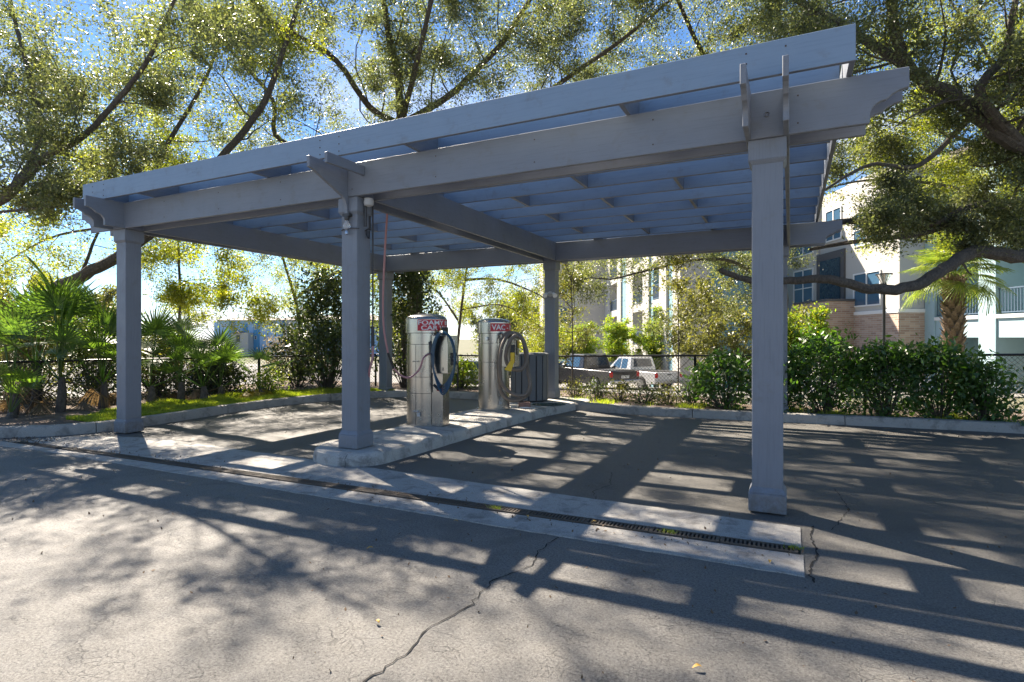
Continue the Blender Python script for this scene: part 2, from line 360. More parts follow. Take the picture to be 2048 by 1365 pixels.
# main cracks
def crack(pts,wd,z=.0045):
    m=MB();P=[]
    for a,b in zip(pts,pts[1:]):
        a=Vector(a);b=Vector(b);n=max(2,int((b-a).length/.035));d=(b-a).normalized();q=Vector((-d.y,d.x))
        for k in range(n): P.append(a+(b-a)*k/n+q*random.gauss(0,.006))
    P.append(Vector(pts[-1]));L=[];Rr=[]
    for i,p in enumerate(P):
        d=(P[min(i+1,len(P)-1)]-P[max(i-1,0)]).normalized();q=Vector((-d.y,d.x));ww=wd*random.uniform(.35,1.3)/2
        L.append((p+q*ww));Rr.append((p-q*ww))
    n=len(P);vs=[(v.x,v.y,z) for v in L+Rr];m.add(vs,[(i,i+1,n+i+1,n+i) for i in range(n-1)])
    return m.build('asphalt_crack',simple('crack_fill',(.012,.011,.010),.95),kind='structure')
crack([(-1.34,-1.40),(-1.36,-1.7),(-1.30,-1.95),(-1.42,-2.25),(-1.38,-2.6),(-1.45,-2.9),(-1.41,-3.1),(-1.44,-3.5)],.009)
crack([(-1.36,-.42),(-1.5,-.1),(-1.42,.2),(-1.55,.7)],.006)
crack([(.33,-.3),(.30,-.6),(.34,-.9),(.28,-1.2),(.30,-1.45)],.014)
crack([(.45,-.35),(.62,.3),(.55,1.0)],.007)
crack([(-.9,-3.6),(-.3,-2.9),(.4,-2.5),(1.2,-2.5)],.005)
# ---------------------------------------------------------------- pergola
POSTX=[0,-4.458,-8.934];D=6.15;S=.1175;TB=.144;ZB=3.085;ZT=3.465
pg=empty('pergola',(0,0,0),label='large grey painted timber pergola with six square posts over two wash bays',cat='pergola')
for yi,y in enumerate((0,D)):
    for xi,x in enumerate(POSTX):
        z0=.148 if xi==1 else 0.0
        po=MB().box(x-S,x+S,y-S,y+S,z0+.19,ZT-.002).build('post',PAINT,pg,bevel=.006)
        MB().box(x-TB,x+TB,y-TB,y+TB,z0+.012,z0+.165).frustum(x,y,z0+.165,z0+.215,TB,S+.002).build('base',PAINT,po,bevel=.006)
        MB().box(x-TB,x+TB,y-S-.027,y+S+.027,2.915,ZB-.002).frustum(x,y,2.885,2.915,S+.002,TB).build('cap',PAINT,po,bevel=.004)
def ogee(L,depth=.38,nose=.15):   # profile from the tip back, (distance from tip, z)
    p=[(0,ZT),(0,ZT-nose)]
    p+=[(.06,ZT-nose-.012),(.105,ZT-nose-.035),(.145,ZT-nose-.07)]
    for k in range(1,9):
        t=k/8*math.pi/2;p.append((.145+.105*math.sin(t),ZT-nose-.07-.105*(1-math.cos(t))))
    p.append((.25,ZB));return p
def beam(axis,fixed0,fixed1,a,b,name='beam'):
    pr=ogee(0);poly=[(a+d,z) for d,z in pr]+[(b-d,z) for d,z in reversed(pr)]
    return MB().prism(poly,'y' if axis=='x' else 'x',fixed0,fixed1).build(name,PAINTX if axis=='x' else PAINTY,pg,bevel=.004)
for y in(0,D):
    for s in(-1,1):
        f=(y+s*(S+.002),y+s*(S+.044));beam('x',min(f),max(f),-8.934-.965,.965)
for x,tip in zip(POSTX,(-.75,None,-.68)):
    for s in(-1,1):
        f=(x+s*(S+.003),x+s*(S+.045))
        pr=ogee(0);poly=([(tip+d,z+.001) for d,z in pr] if tip else [(-.115,ZT+.001),(-.115,ZB+.001)])+[(D+.75-d,z+.001) for d,z in reversed(pr)]
        MB().prism(poly,'x',min(f),max(f)).build('beam',PAINTY,pg,bevel=.004)
xm=POSTX[1];gp=[(-.163,3.40),(-.75,3.40),(-.75,3.28),(-.69,3.268),(-.26,3.085)]
for k in range(1,7):
    t=k/6*math.pi/2;gp.append((-.26+.085*math.sin(t),3.085-.17*(1-math.cos(t))-.02*k/6))
gp+=[(-.168,2.865),(-.146,2.865),(-.146,ZB-.003),(-.163,ZB-.003)]
MB().prism(gp,'x',xm-.021,xm+.021).build('bracket',PAINTY,pg,bevel=.004)
MB().prism([(-.163,3.405),(-.75,3.405),(-.75,3.29),(-.163,3.30)],'x',xm+.232,xm+.272).build('bracket',PAINTY,pg,bevel=.004)
NR=12;ry=[-.415+.63*k for k in range(NR)];XL,XR=-9.33,.60
nh=simple('nail_rust',(.07,.045,.03),.7)
m=MB()
for x in POSTX:
    for dx in(-.14,.14):
        for dz in(.05,.13,.21): m.box(x+dx-.006,x+dx+.006,-.4385,-.4350,ZT+dz-.006,ZT+dz+.006)
for x in np.arange(-9.0,.9,1.15):
    for dz in(-.08,-.30): m.box(x+.02,x+.031,-.1645,-.1612,ZT+dz-.0055,ZT+dz+.0055)
m.build('nail_heads',nh,pg)
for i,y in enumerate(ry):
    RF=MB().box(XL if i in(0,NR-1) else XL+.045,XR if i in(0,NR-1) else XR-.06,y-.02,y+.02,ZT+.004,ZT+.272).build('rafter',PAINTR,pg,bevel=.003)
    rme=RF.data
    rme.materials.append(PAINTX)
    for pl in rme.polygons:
        if abs(pl.normal.y)<.5: pl.material_index=1  # bottoms take the beam grey, painting a shaded underside against sky-lit faces
for x in(XL+.001,XR-.042):
    MB().box(x,x+.04,ry[0]+.022,ry[-1]-.022,ZT+.005,ZT+.268).build('fascia_board',PAINTY,pg,bevel=.003)
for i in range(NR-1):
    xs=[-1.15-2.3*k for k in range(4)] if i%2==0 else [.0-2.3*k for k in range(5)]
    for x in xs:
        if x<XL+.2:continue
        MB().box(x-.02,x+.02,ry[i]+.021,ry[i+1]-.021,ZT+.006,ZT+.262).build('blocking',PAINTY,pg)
for x in POSTX[:1]+POSTX[2:]:
    b=MB();
    b.lathe([(0.0,-.012),(.016,-.010),(.018,0),(.018,.01)],0,0,12)
    o=b.build('bolt',CHROME,pg);o.location=(x,-S-.05,3.27);o.rotation_euler=(R_(90),0,0)
# post fixtures
def flood(loc,rz,label):
    t=empty('twin_floodlight',loc,rz,label=label,cat='floodlight')
    MB().lathe([(0,-.02),(.06,-.02),(.06,.0),(.045,.015),(0,.015)],0,0,20).build('mount_plate',STG,t).rotation_euler=(R_(90),0,0)
    for s in(-1,1):
        MB().tube([(0,-.02,0),(s*.04,-.05,.0),(s*.07,-.07,-.01)],.011,8).build('arm',STG,t)
        h=MB().lathe([(0,.06),(.022,.06),(.03,.03),(.052,-.05),(.048,-.055),(0,-.052)],0,0,20).build('lamp_head',TRIM,t,smooth=True)
        h.location=(s*.09,-.10,-.02);h.rotation_euler=(R_(-60),0,s*R_(25))
    return t
flood((POSTX[1]+.02,D-S-.02,2.38),R_(20),'small white twin-head floodlight mounted on the rear middle pergola post')
t=empty('bare_bulb_light',(POSTX[1],-S-.03,2.83),0,label='clear glass bulb lamp hanging under the bracket of the front middle post',cat='lamp')
gl=N('clear_glass');gl.b.inputs['Transmission Weight'].default_value=.8;gl.b.inputs['Roughness'].default_value=.05;gl.b.inputs['Base Color'].default_value=(.9,.9,.9,1)
MB().box(-.05,.05,-.03,.03,.03,.06).lathe([(.03,.03),(.028,-.0),(.02,-.02),(0,-.02)],0,-.01,16).build('socket',DARKM,t)
MB().lathe([(.018,-.02),(.034,-.05),(.042,-.085),(.03,-.12),(0,-.13)],0,-.01,20).build('bulb',gl.m,t,smooth=True)
MB().lathe([(.012,-.13),(.02,-.15),(.022,-.175),(.0,-.19)],0,-.01,16).build('finial',CHROME,t,smooth=True)
MB().tube([(-.11,.02,-.12),(-.03,.0,-.11),(.06,.0,-.11),(.16,.02,-.12)],.006,6).build('guard_arm',DARKM,t)
t=empty('security_camera',(POSTX[1]+S+.05,.02,2.71),0,label='tiny black security camera clamped to the right side of the front middle post',cat='camera')
MB().tube([(-.05,0,0),(-.0,0,.02),(.05,-.01,.0)],.008,6).build('bracket',BLACK,t)
MB().tube([(.0,0,.0),(-.005,-.0,-.05),(.015,-.01,-.09)],[.022,.024,.014],10).build('camera_body',BLACK,t,smooth=True)
t=empty('dome_lamp',(POSTX[1]+S+.10,-.03,3.02),0,label='round grey dome lamp tucked under the beams beside the front middle post',cat='lamp')
MB().lathe([(0,.05),(.05,.05),(.06,.0),(.05,-.03),(.0,-.05)],0,0,20).build('housing',STG,t,smooth=True)
MB().tube([(-.05,0,-.03),(-.05,0,-.27)],.018,12).build('wire_tube',DARKM,t,smooth=True)
# wand holder pipe beside middle post
t=empty('spray_wand',(POSTX[1]+S+.05,.10,1.2),0,label='thin steel spray wand with pink hose end standing in a tube beside the middle post',cat='spray wand')
MB().tube([(0,0,.35),(0,0,1.9)],.010,8).build('lance',DARKM,t)
MB().tube([(0,0,.15),(0,0,.38)],.02,8).build('grip',BLACK,t)
MB().tube(catmull([(0,0,.15),(.01,-.02,.0),(-.02,-.03,-.12),(-.06,.0,-.22)],5),.014,8).build('hose_end',PINK,t,smooth=True)
MB().tube([(-.05,0,1.55),(-.05,0,1.9)],.016,8).build('holder',DARKM,t)
# ---------------------------------------------------------------- text on cylinders
def text_on_cyl(lines,r,az0,az1,zc,parent,cx=0,cy=0,name='lettering'):
    m=MB()
    for txt,size,zo,wa0,wa1 in lines:
        cu=bpy.data.curves.new('t','FONT');cu.body=txt;cu.size=1;cu.offset=.022;cu.align_x='LEFT'
        ob=bpy.data.objects.new('t',cu);COL.objects.link(ob);bpy.context.view_layer.update()
        dg=bpy.context.evaluated_depsgraph_get();me=ob.evaluated_get(dg).to_mesh()
        xs=[v.co.x for v in me.vertices];ys=[v.co.y for v in me.vertices];x0,x1,y0,y1=min(xs),max(xs),min(ys),max(ys)
        vs=[]
        for v in me.vertices:
            u=(v.co.x-x0)/(x1-x0);a=wa0+(wa1-wa0)*u;z=zc+zo+(v.co.y-y0)/(y1-y0)*size
            vs.append((cx+r*math.cos(a),cy+r*math.sin(a),z))
        m.add(vs,[tuple(p.vertices) for p in me.polygons])
        ob.evaluated_get(dg).to_mesh_clear();bpy.data.objects.remove(ob)
    me=bpy.data.meshes.new(name);me.from_pydata(m.v,[],m.f);me.materials.append(WHITE);o=bpy.data.objects.new(name,me);COL.objects.link(o);o.parent=parent;return o
# ---------------------------------------------------------------- foam machine
def body_common(t,r,zc0,zc1,ztop):
    MB().lathe([(r+.012,0),(r+.012,.02),(r,.022),(r,.0)],0,0,56).build('base_ring',STEEL,t,smooth=True)
    b=MB().lathe([(r,.018),(r,zc0+.01)],0,0,64).build('body',STEEL,t,smooth=True)
    MB().lathe([(r+.003,zc0-.002),(r+.022,zc0),(r+.022,zc1),(r+.015,zc1+.008)]+[((r+.015)*math.cos(k*math.pi/2/10),zc1+.008+(ztop-zc1-.008)*math.sin(k*math.pi/2/10)) for k in range(1,11)],0,0,64).build('dome_cap',STEEL,t,smooth=True)
    return b
def padlock(t,x,y,z,az):
    q=MB();q.box(-.022,.022,-.012,.012,-.055,-.01)
    pts=[(-.014,0,-.01),(-.014,0,.01),(-.008,0,.022),(.008,0,.022),(.014,0,.01),(.014,0,-.01)]
    q.tube(pts,.004,6);o=q.build('padlock',STG,t,bevel=.002);o.location=(x,y,z);o.rotation_euler=(0,0,az);return o
M1=Vector((-4.78,1.92,.152));t=empty('foam_brush_machine',M1,0,label='round stainless steel foam wash machine with red FOAMY sign and blue coiled hose',cat='car wash machine')
r=.29;b=body_common(t,r,1.37,1.57,1.665)
MB().lathe([(r+.0235,1.40),(r+.0235,1.565)],0,0,40,R_(-80),R_(72)).build('sign',RED,t,smooth=True)
text_on_cyl([('FOAMY BRUSH',.066,.086,R_(-78),R_(70)),('CAR WASH',.066,.010,R_(-70),R_(48))],r+.025,0,0,1.40,t)
# door panels, bands and latches
for a0,a1,z0,z1 in((-150,-88,.02,.48),(-150,-88,.72,1.2),(-86,-42,.02,1.36)):
    MB().lathe([(r,z0),(r+.006,z0),(r+.006,z1),(r,z1)],0,0,20,R_(a0),R_(a1)).build('door_panel',STEEL,t,smooth=True)
for z in(.48,.72,1.2,1.366): MB().lathe([(r+.001,z-.004),(r+.0075,z-.003),(r+.0075,z+.003),(r+.001,z+.004)],0,0,50).build('seam',DARKM,t)
for aa in(-150,-87,-42):
    aa=R_(aa);MB().tube([((r+.006)*math.cos(aa),(r+.006)*math.sin(aa),.03),((r+.006)*math.cos(aa),(r+.006)*math.sin(aa),1.2)],.003,4).build('seam',DARKM,t)
for z in(.22,.95):
    a=R_(-84);o=MB().box(-.05,.035,-.012,.0,-.012,.012).tube([(-.06,-.02,0),(.04,-.02,0)],.006,6).build('latch',STEEL,t);o.location=(r*1.02*math.cos(a),r*1.02*math.sin(a),z);o.rotation_euler=(0,0,a+R_(90))
padlock(t,(r+.03)*math.cos(R_(-76)),(r+.03)*math.sin(R_(-76)),.205,R_(14))
# elbow fitting and bare gas line
a=R_(-45);ex,ey=(r+.01)*math.cos(a),(r+.01)*math.sin(a)
MB().tube([(ex,ey,1.22),(ex+.03,ey-.03,1.22),(ex+.045,ey-.045,1.19),(ex+.045,ey-.045,1.06)],[.028,.028,.022,.018],10).build('hose_fitting',DARKM,t,smooth=True)
MB().tube([(ex+.09,ey+.00,1.36),(ex+.05,ey+.0,1.1),(ex+.02,ey+.0,.75),(ex+.03,ey+.01,.5)],.007,6).build('side_line',DARKM,t)
# pedestal and coin box on +x side
q=MB();q.box(r-.06,r+.13,-.20,-.02,.0,.90);o=q.build('pedestal',STEEL,t,bevel=.004)
box('coin_box',STEEL,t,r-.02,r+.25,-.26,.02,.78,1.33,.006)
cbx=r+.25
box('coin_panel',DARKM,t,cbx-.002,cbx+.006,-.17,-.01,.90,1.08)
q=MB().lathe([(0,.03),(.035,.03),(.04,0),(.04,-.01)],0,0,20).build('coin_knob',CHROME,t,smooth=True);q.location=(cbx+.01,-.09,.99);q.rotation_euler=(0,R_(90),0)
box('price_label',WHITE,t,cbx-.001,cbx+.003,-.13,-.07,1.13,1.27)
box('top_sticker_plate',BLACK,t,r+.10,r+.14,-.20,-.06,1.33,1.45,.006);box('yellow_sticker',YEL,t,r+.08,r+.098,-.18,-.09,1.35,1.44)
box('pedestal_decal',RED,t,r+.03,r+.131,-.203,-.201,.52,.58)
for zz in(1.27,.82): box('hinge_screw',DARKM,t,r+.17,r+.18,-.266,-.26,zz,zz+.05)
# blue hose coil
hk=MB()
for j in range(5):
    o=j*.014;w=.12+.012*j;pts=[]
    for k in range(33):
        th=2*math.pi*k/32
        zz=math.cos(th);xx=math.sin(th)
        nar=1-.45*max(0,-zz)**1.5
        pts.append((r+.19+.19*xx*nar*(1-.04*j)+.01*j,-.30-.012*j+(.05 if xx>0 else 0)*xx,1.0+.39*zz-.03*j*(1 if zz<0 else .2)))
    hk.tube(pts,.011,8,False)
hk.build('hose_coil',BLUEH,t,smooth=True)
MB().tube([(r+.13,-.26,1.36),(r+.13,-.36,1.38),(r+.13,-.37,1.41)],.01,6).build('hose_hook',STEEL,t)
MB().tube([(r+.06,-.32,.62),(r+.14,-.33,.56),(r+.2,-.32,.62)],[.02,.026,.02],8).build('brush_head',BLACK,t,smooth=True)
# ---------------------------------------------------------------- boom hose (pink)
def A(px,py,F): return at(px,py,F)
t2=empty('boom_hose',(-4.5,.6,0),0,label='pink rubber hose hanging from the pergola ceiling and looping to the foam machine',cat='hose')
fit=M1+Vector((ex+.045,ey-.045,1.07))
pts=catmull([A(775,418,7.6),A(770,500,7.7),A(766,600,7.8),A(768,660,7.85),A(776,706,7.9)],6)
sh=Vector((-t2.location.x,-t2.location.y,0))
MB().tube([p+sh for p in pts],.014,8).build('upper_hose',PINK,t2,smooth=True)
p2=catmull([A(776,706,7.9),A(787,737,7.95)],4);MB().tube([p+sh for p in p2],.017,8).build('sleeve',BLACK,t2,smooth=True)
p3=catmull([A(787,737,7.95),A(803,752,8.0),A(820,755,8.05),A(838,740,8.1),A(848,715,8.1),fit],6);MB().tube([p+sh for p in p3],.0135,8).build('lower_hose',PINK,t2,smooth=True)
# ---------------------------------------------------------------- vacuum machine
M2=Vector((-4.70,3.95,.152));t=empty('vacuum_machine',M2,0,label='round stainless steel vacuum machine with red VAC sign and fat brown hose',cat='vacuum machine')
r=.285;body_common(t,r,1.38,1.57,1.655)
MB().lathe([(r+.0235,1.41),(r+.0235,1.555)],0,0,40,R_(-74),R_(72)).build('sign',RED,t,smooth=True)
text_on_cyl([('VAC - WASH',.098,.024,R_(-70),R_(68))],r+.025,0,0,1.41,t)
MB().lathe([(r,.02),(r+.006,.02),(r+.006,1.2),(r,1.2)],0,0,20,R_(-60),R_(10)).build('door_panel',STEEL,t,smooth=True)
for z in(.86,1.2,1.376): MB().lathe([(r+.001,z-.004),(r+.0075,z-.003),(r+.0075,z+.003),(r+.001,z+.004)],0,0,50).build('seam',DARKM,t)
for aa in(-60,):
    aa=R_(aa);MB().tube([((r+.006)*math.cos(aa),(r+.006)*math.sin(aa),.03),((r+.006)*math.cos(aa),(r+.006)*math.sin(aa),1.2)],.003,4).build('seam',DARKM,t)
for a0,z0,z1 in((-58,.05,.55),(-58,.88,1.2)):
    a=R_(a0);o=MB().box(-.035,.035,-.008,.002,z0,z1).build('hinge_plate',STEEL,t);o.location=(r*1.01*math.cos(a),r*1.01*math.sin(a),0);o.rotation_euler=(0,0,a+R_(90))
padlock(t,(r+.03)*math.cos(R_(-42)),(r+.03)*math.sin(R_(-42)),.17,R_(45))
o=MB().lathe([(0,.02),(.03,.02),(.035,0),(.035,-.01)],0,0,16).build('lock',CHROME,t,smooth=True);a=R_(-88);o.location=((r+.01)*math.cos(a),(r+.01)*math.sin(a),1.28);o.rotation_euler=(R_(90),0,a+R_(90))
box('coin_box',STEEL,t,r-.04,r+.22,-.22,.02,.78,1.36,.006)
box('coin_panel',STEEL,t,r+.221,r+.24,-.17,-.03,.84,1.3,.004)
box('warning_label',YEL,t,r+.241,r+.244,-.10,-.05,1.12,1.25);box('dark_label',BLACK,t,r+.241,r+.244,-.16,-.11,1.0,1.25)
def corr(pts,R,n=12):     # corrugated hose
    ps=catmull(pts,1);fine=[];
    ps=catmull(pts,14);out=[];rad=[];d=0
    L=[0]
    for a,b in zip(ps,ps[1:]): L.append(L[-1]+(b-a).length)
    k=0;s=0
    while s<L[-1]:
        while k<len(L)-2 and L[k+1]<s:k+=1
        u=(s-L[k])/max(1e-6,L[k+1]-L[k]);out.append(ps[k].lerp(ps[k+1],u));rad.append(R*(1.0 if len(rad)%2 else .90));s+=.010
    return MB().tube(out,rad,n)
def L2(px,py,F): return A(px,py,F)-M2
hp=[L2(1043,675,10.15),L2(1030,667,10.0),L2(1010,670,9.95),L2(1000,700,9.9),L2(997,745,9.85),L2(1003,785,9.85),L2(1022,801,9.8),L2(1045,797,9.8),L2(1060,780,9.8),L2(1056,740,9.85),L2(1050,700,9.9),L2(1046,680,9.95)]
corr(hp,.036).build('suction_hose',VACH,t,smooth=True)
hp=[L2(1046,680,9.9),L2(1030,672,9.75),L2(1016,690,9.7),L2(1012,720,9.7),L2(1024,738,9.65),L2(1044,738,9.65),L2(1054,715,9.7),L2(1048,685,9.75),L2(1036,672,9.8)]
corr(hp,.034).build('suction_hose',VACH,t,smooth=True)
hp=[L2(1036,672,9.9),L2(1020,668,9.85),L2(1005,690,9.75),L2(1000,730,9.7),L2(1005,770,9.7),L2(1030,790,9.7),L2(1052,789,9.7),L2(1060,768,9.7),L2(1056,745,9.72)]
corr(hp,.033).build('suction_hose',VACH,t,smooth=True)
MB().tube([L2(1026,690,9.62),L2(1024,708,9.62)],.034,14).build('hose_cuff',BLACK,t,smooth=True)
nz=MB();c0=L2(1025,706,9.6);c1=L2(1025,722,9.58);c2=L2(1016,740,9.52)
nz.tube([c0,c1],[.036,.036],12)
dx=Vector((math.cos(TH),-math.sin(TH),0));dy=Vector((-math.sin(TH)*-1,math.cos(TH),0))
fw=Vector((math.sin(TH),math.cos(TH),0))
nz.add([c1-dx*.036-fw*.03,c1+dx*.036-fw*.03,c1+dx*.036+fw*.03,c1-dx*.036+fw*.03,c2-dx*.055-fw*.012,c2+dx*.05-fw*.012+Vector((0,0,-.03)),c2+dx*.05+fw*.012+Vector((0,0,-.03)),c2-dx*.055+fw*.012],[(0,1,5,4),(1,2,6,5),(2,3,7,6),(3,0,4,7),(4,5,6,7),(0,1,2,3)])
nz.build('nozzle',YEL,t)
MB().tube([(r+.05,-.2,1.28),(r+.06,-.34,1.30),(r+.06,-.36,1.36)],.014,8).build('hose_hook',STEEL,t)
# ---------------------------------------------------------------- slatted bin, brick, loose hose
t=empty('slatted_bin',rf(.36,11.75,.152),.2,label='dark grey vertical slatted litter bin beside the rear middle post',cat='litter bin')
MB().lathe([(.0,.02),(.33,.02),(.33,.93),(0,.93)],0,0,8).build('liner',BLACK,t)
for k in range(16):
    a=2*math.pi*k/16;o=MB().box(-.064,.064,-.012,.012,.03,.94).build('slat',SLAT,t,bevel=.004);o.location=(.37*math.cos(a),.37*math.sin(a),0);o.rotation_euler=(0,0,a+R_(90))
MB().lathe([(.395,.94),(.395,.965),(.36,.985),(.2,.985),(.2,.95)],0,0,32).build('lid',SLAT,t,smooth=True)
box('loose_block',simple('clay_block',(.25,.15,.12),.9,var=.2,scale=20,bump=.5),None,-.12,.1,-.06,.06,0,.10,.008,label='dusty pinkish clay block lying on the island behind the vacuum',cat='block').matrix_world=Matrix.Translation(at(1050,805,10.55)*1)@Matrix.Rotation(.5,4,'Z')
bpy.data.objects['loose_block'].location.z=.152
gh=MB();pts=[]
for k in range(60):
    a=k*.35;rr=.14+.03*math.sin(k*.7);pts.append((rr*math.cos(a)*1.5+k*.004,rr*math.sin(a),.012+.004*(k//18)))
o=gh.tube(pts,.010,6).build('garden_hose',simple('green_hose',(.03,.06,.05),.4),smooth=True,label='dark green garden hose coiled on the island by the slatted bin',cat='hose');o.location=at(1085,806,11.0);o.location.z=.152
o=MB().tube(catmull([(0,0,.01),(.12,.05,.014),(.2,-.03,.01),(.35,.02,.012),(.5,-.04,.01)],5),.012,6).build('white_tube',WHITE,smooth=True,label='short white plastic tube lying behind the vacuum machine on the island',cat='tube');o.location=at(1022,812,10.6);o.location.z=.152
# ---------------------------------------------------------------- foliage tools
def leaves(C,L,ratio=.45,up=.35,fold=.12,jl=.42):
    n=len(C);d=rng.normal(size=(n,3));d/=np.linalg.norm(d,axis=1)[:,None]
    nn=rng.normal(size=(n,3))+np.array([0,0,up*2]);nn-= (nn*d).sum(1)[:,None]*d;nn/=np.linalg.norm(nn,axis=1)[:,None]
    s=np.cross(d,nn);ln=(L*(1+jl*rng.normal(size=n)).clip(.5,1.6))[:,None];w=ln*ratio/2
    V=np.stack([C-d*ln/2,C+s*w-nn*w*fold,C+d*ln/2,C-s*w-nn*w*fold],1)
    return V.reshape(-1,3)
def cluster(cs,rad,cnt,flat=.75):
    cs=np.array([tuple(c) for c in cs]);n=len(cs)
    k=rng.poisson(cnt,n);idx=np.repeat(np.arange(n),k)
    o=rng.normal(size=(len(idx),3))*rad;o[:,2]*=flat
    return cs[idx]+o
def along(segs,dens,rad,flat=.8):
    A=np.array([tuple(x[0]) for x in segs]);B=np.array([tuple(x[1]) for x in segs]);n=len(A)
    idx=np.repeat(np.arange(n),rng.poisson(dens*rng.gamma(2.2,.45,n)));u=rng.random(len(idx))[:,None]
    o=rng.normal(size=(len(idx),3))*rad*(.55+.8*u);o[:,2]*=flat
    return A[idx]*(1-u)+B[idx]*u+o
def grow(mb,p,d,L,r,lev,out,rnd,up=.15,keep=None,spread=.9,nk=4):
    seg=5 if lev>1 else 4;pts=[p.copy()];rad=[r];q=p.copy();dd=d.normalized()
    for i in range(seg):
        dd=(dd+Vector((rnd.gauss(0,.22),rnd.gauss(0,.22),rnd.gauss(0,.18)+up*.12))).normalized();q=q+dd*(L/seg);pts.append(q.copy());rad.append(r*(1-.75*(i+1)/seg))
    if keep and not keep(pts[-1]) : return
    mb.tube(pts,rad,6 if lev>1 else (4 if lev==1 else 3),False)
    if lev==0:
        out.append((pts[0],pts[2]));out.append((pts[2],pts[-1]+(pts[-1]-pts[-2])*.6));return
    for k in range(nk):
        t=rnd.uniform(.3,1.0);i=min(seg-1,int(t*seg));b=pts[i].lerp(pts[i+1],t*seg-i)
        v=Vector((rnd.gauss(0,1),rnd.gauss(0,1),rnd.gauss(0,.7)+up)).normalized()
        grow(mb,b,(dd*.55+v*spread),L*rnd.uniform(.45,.65),max(.0035,rad[i]*.5),lev-1,out,rnd,up,keep,spread,nk)
STEPK=.62;DEN=2.9
def limb_tree(name,limbs,leafmat,label,cat='tree',seed=1,L1=2.2,lev=2,step=.55,cnt=26,rad=.19,leaf=.050,up=.2,keep=None,group=None,bark=None,lr=.66,nk=5,start=.12,ratio=.45,sub=1):
    rnd=random.Random(seed);mb=MB();out=[]
    base=limbs[0][0][0]
    for pts,r0,r1,spawn in limbs:
        r0*=lr;r1*=lr;P=catmull(pts,6);n=len(P);P=[p+Vector((rnd.gauss(0,1),rnd.gauss(0,1),rnd.gauss(0,1)))*r0*.07 for p in P]
        R=[r0+(r1-r0)*i/(n-1) for i in range(n)];mb.tube(P,R,10)
        if not spawn: continue
        acc=0
        for i in range(1,n):
            acc+=(P[i]-P[i-1]).length
            if i/n<start: continue
            if acc>step*STEPK:
                acc=0
                for _ in range(sub):
                    d=(P[i]-P[i-1]).normalized();v=Vector((rnd.gauss(0,1),rnd.gauss(0,1),rnd.gauss(0,.8)+up*1.5));v-=d*v.dot(d)*.6
                    grow(mb,P[i],v.normalized()+d*.45,L1*rnd.uniform(.45,1.4)*spawn,max(.010,R[i]*.28),lev,out,rnd,up,keep,.9,nk)
        grow(mb,P[-1],P[-1]-P[-2],L1*.9*spawn,R[-1],lev,out,rnd,up,keep,.9,nk)
    t=empty(name,limbs[0][0][0],0,label=label,cat=cat,group=group);off=Vector(limbs[0][0][0])
    o=mb.build('trunk',bark or BARK,t,smooth=True);o.location=-off
    C=along(out,cnt*DEN,rad*.62);V=leaves(C,leaf,ratio);o=npmesh('crown',V,4,leafmat,t);o.location=-off
    print(name,'twigs',len(out),'leaves',len(C));return t
# --- keep foliage off the standpoint and out of the pergola volume
def keep_main(p):
    if -9.9<p.x<1.2 and -1.2<p.y<7.2 and p.z<4.3: return False
    if (p-Vector((CX,CY,CH))).length<4.5: return False
    return True
def projp(p):
    d=p-Vector((CX,CY,CH));F=d.x*math.sin(TH)+d.y*math.cos(TH);Rr=d.x*math.cos(TH)-d.y*math.sin(TH)
    return (1024+Rr*FPX/F,Y0-d.z*FPX/F) if F>.5 else (9999,9999)
def keep_left(p):
    x,y=projp(p);return keep_main(p) and y>-25
def keep_low(p):   # the crown is browsed high above the drive: little foliage below the low limbs
    if not keep_main(p): return False
    x,y=projp(p)
    return not(x>1585 and p.z<3.0 and rng.random()<.9)
a=at
limb_tree('live_oak',[([a(-170,800,11),a(-150,640,11),a(-110,500,11),a(-50,430,10.6)],.34,.24,0),
  ([a(-50,430,10.6),a(20,390,10.4),a(90,315,10.2),a(150,285,10),a(205,235,9.8),a(290,130,9.6),a(330,40,9.3),a(380,-60,9)],.15,.04,1),
  ([a(-50,430,10.6),a(30,370,10.6),a(72,300,10.8),a(78,235,11),a(50,120,11.2),a(20,0,11.4),a(0,-120,11.5)],.14,.05,1),
  ([a(-50,430,10.6),a(60,418,10.4),a(150,408,10.3),a(230,380,10.2)],.06,.02,.6),
  ([a(-110,500,11),a(-120,300,11.5),a(-60,120,12),a(20,-80,12.4)],.2,.06,1)],OAK,
  'dark live oak with forked limbs entering from the left edge of the view',seed=3,L1=1.7,cnt=19,lr=.52,keep=keep_left)
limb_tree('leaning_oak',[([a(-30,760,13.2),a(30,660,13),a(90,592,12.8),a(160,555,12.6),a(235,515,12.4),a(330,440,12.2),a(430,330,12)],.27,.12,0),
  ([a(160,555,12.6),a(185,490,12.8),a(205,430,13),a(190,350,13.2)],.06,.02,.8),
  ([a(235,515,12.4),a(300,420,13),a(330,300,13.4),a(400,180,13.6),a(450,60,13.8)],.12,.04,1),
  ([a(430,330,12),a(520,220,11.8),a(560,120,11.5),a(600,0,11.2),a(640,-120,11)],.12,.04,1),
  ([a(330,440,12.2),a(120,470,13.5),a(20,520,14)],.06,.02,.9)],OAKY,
  'oak with one thick leaning trunk and yellow green leaves behind the palmettos',seed=5,L1=1.7,cnt=12,lr=.66,keep=keep_left)
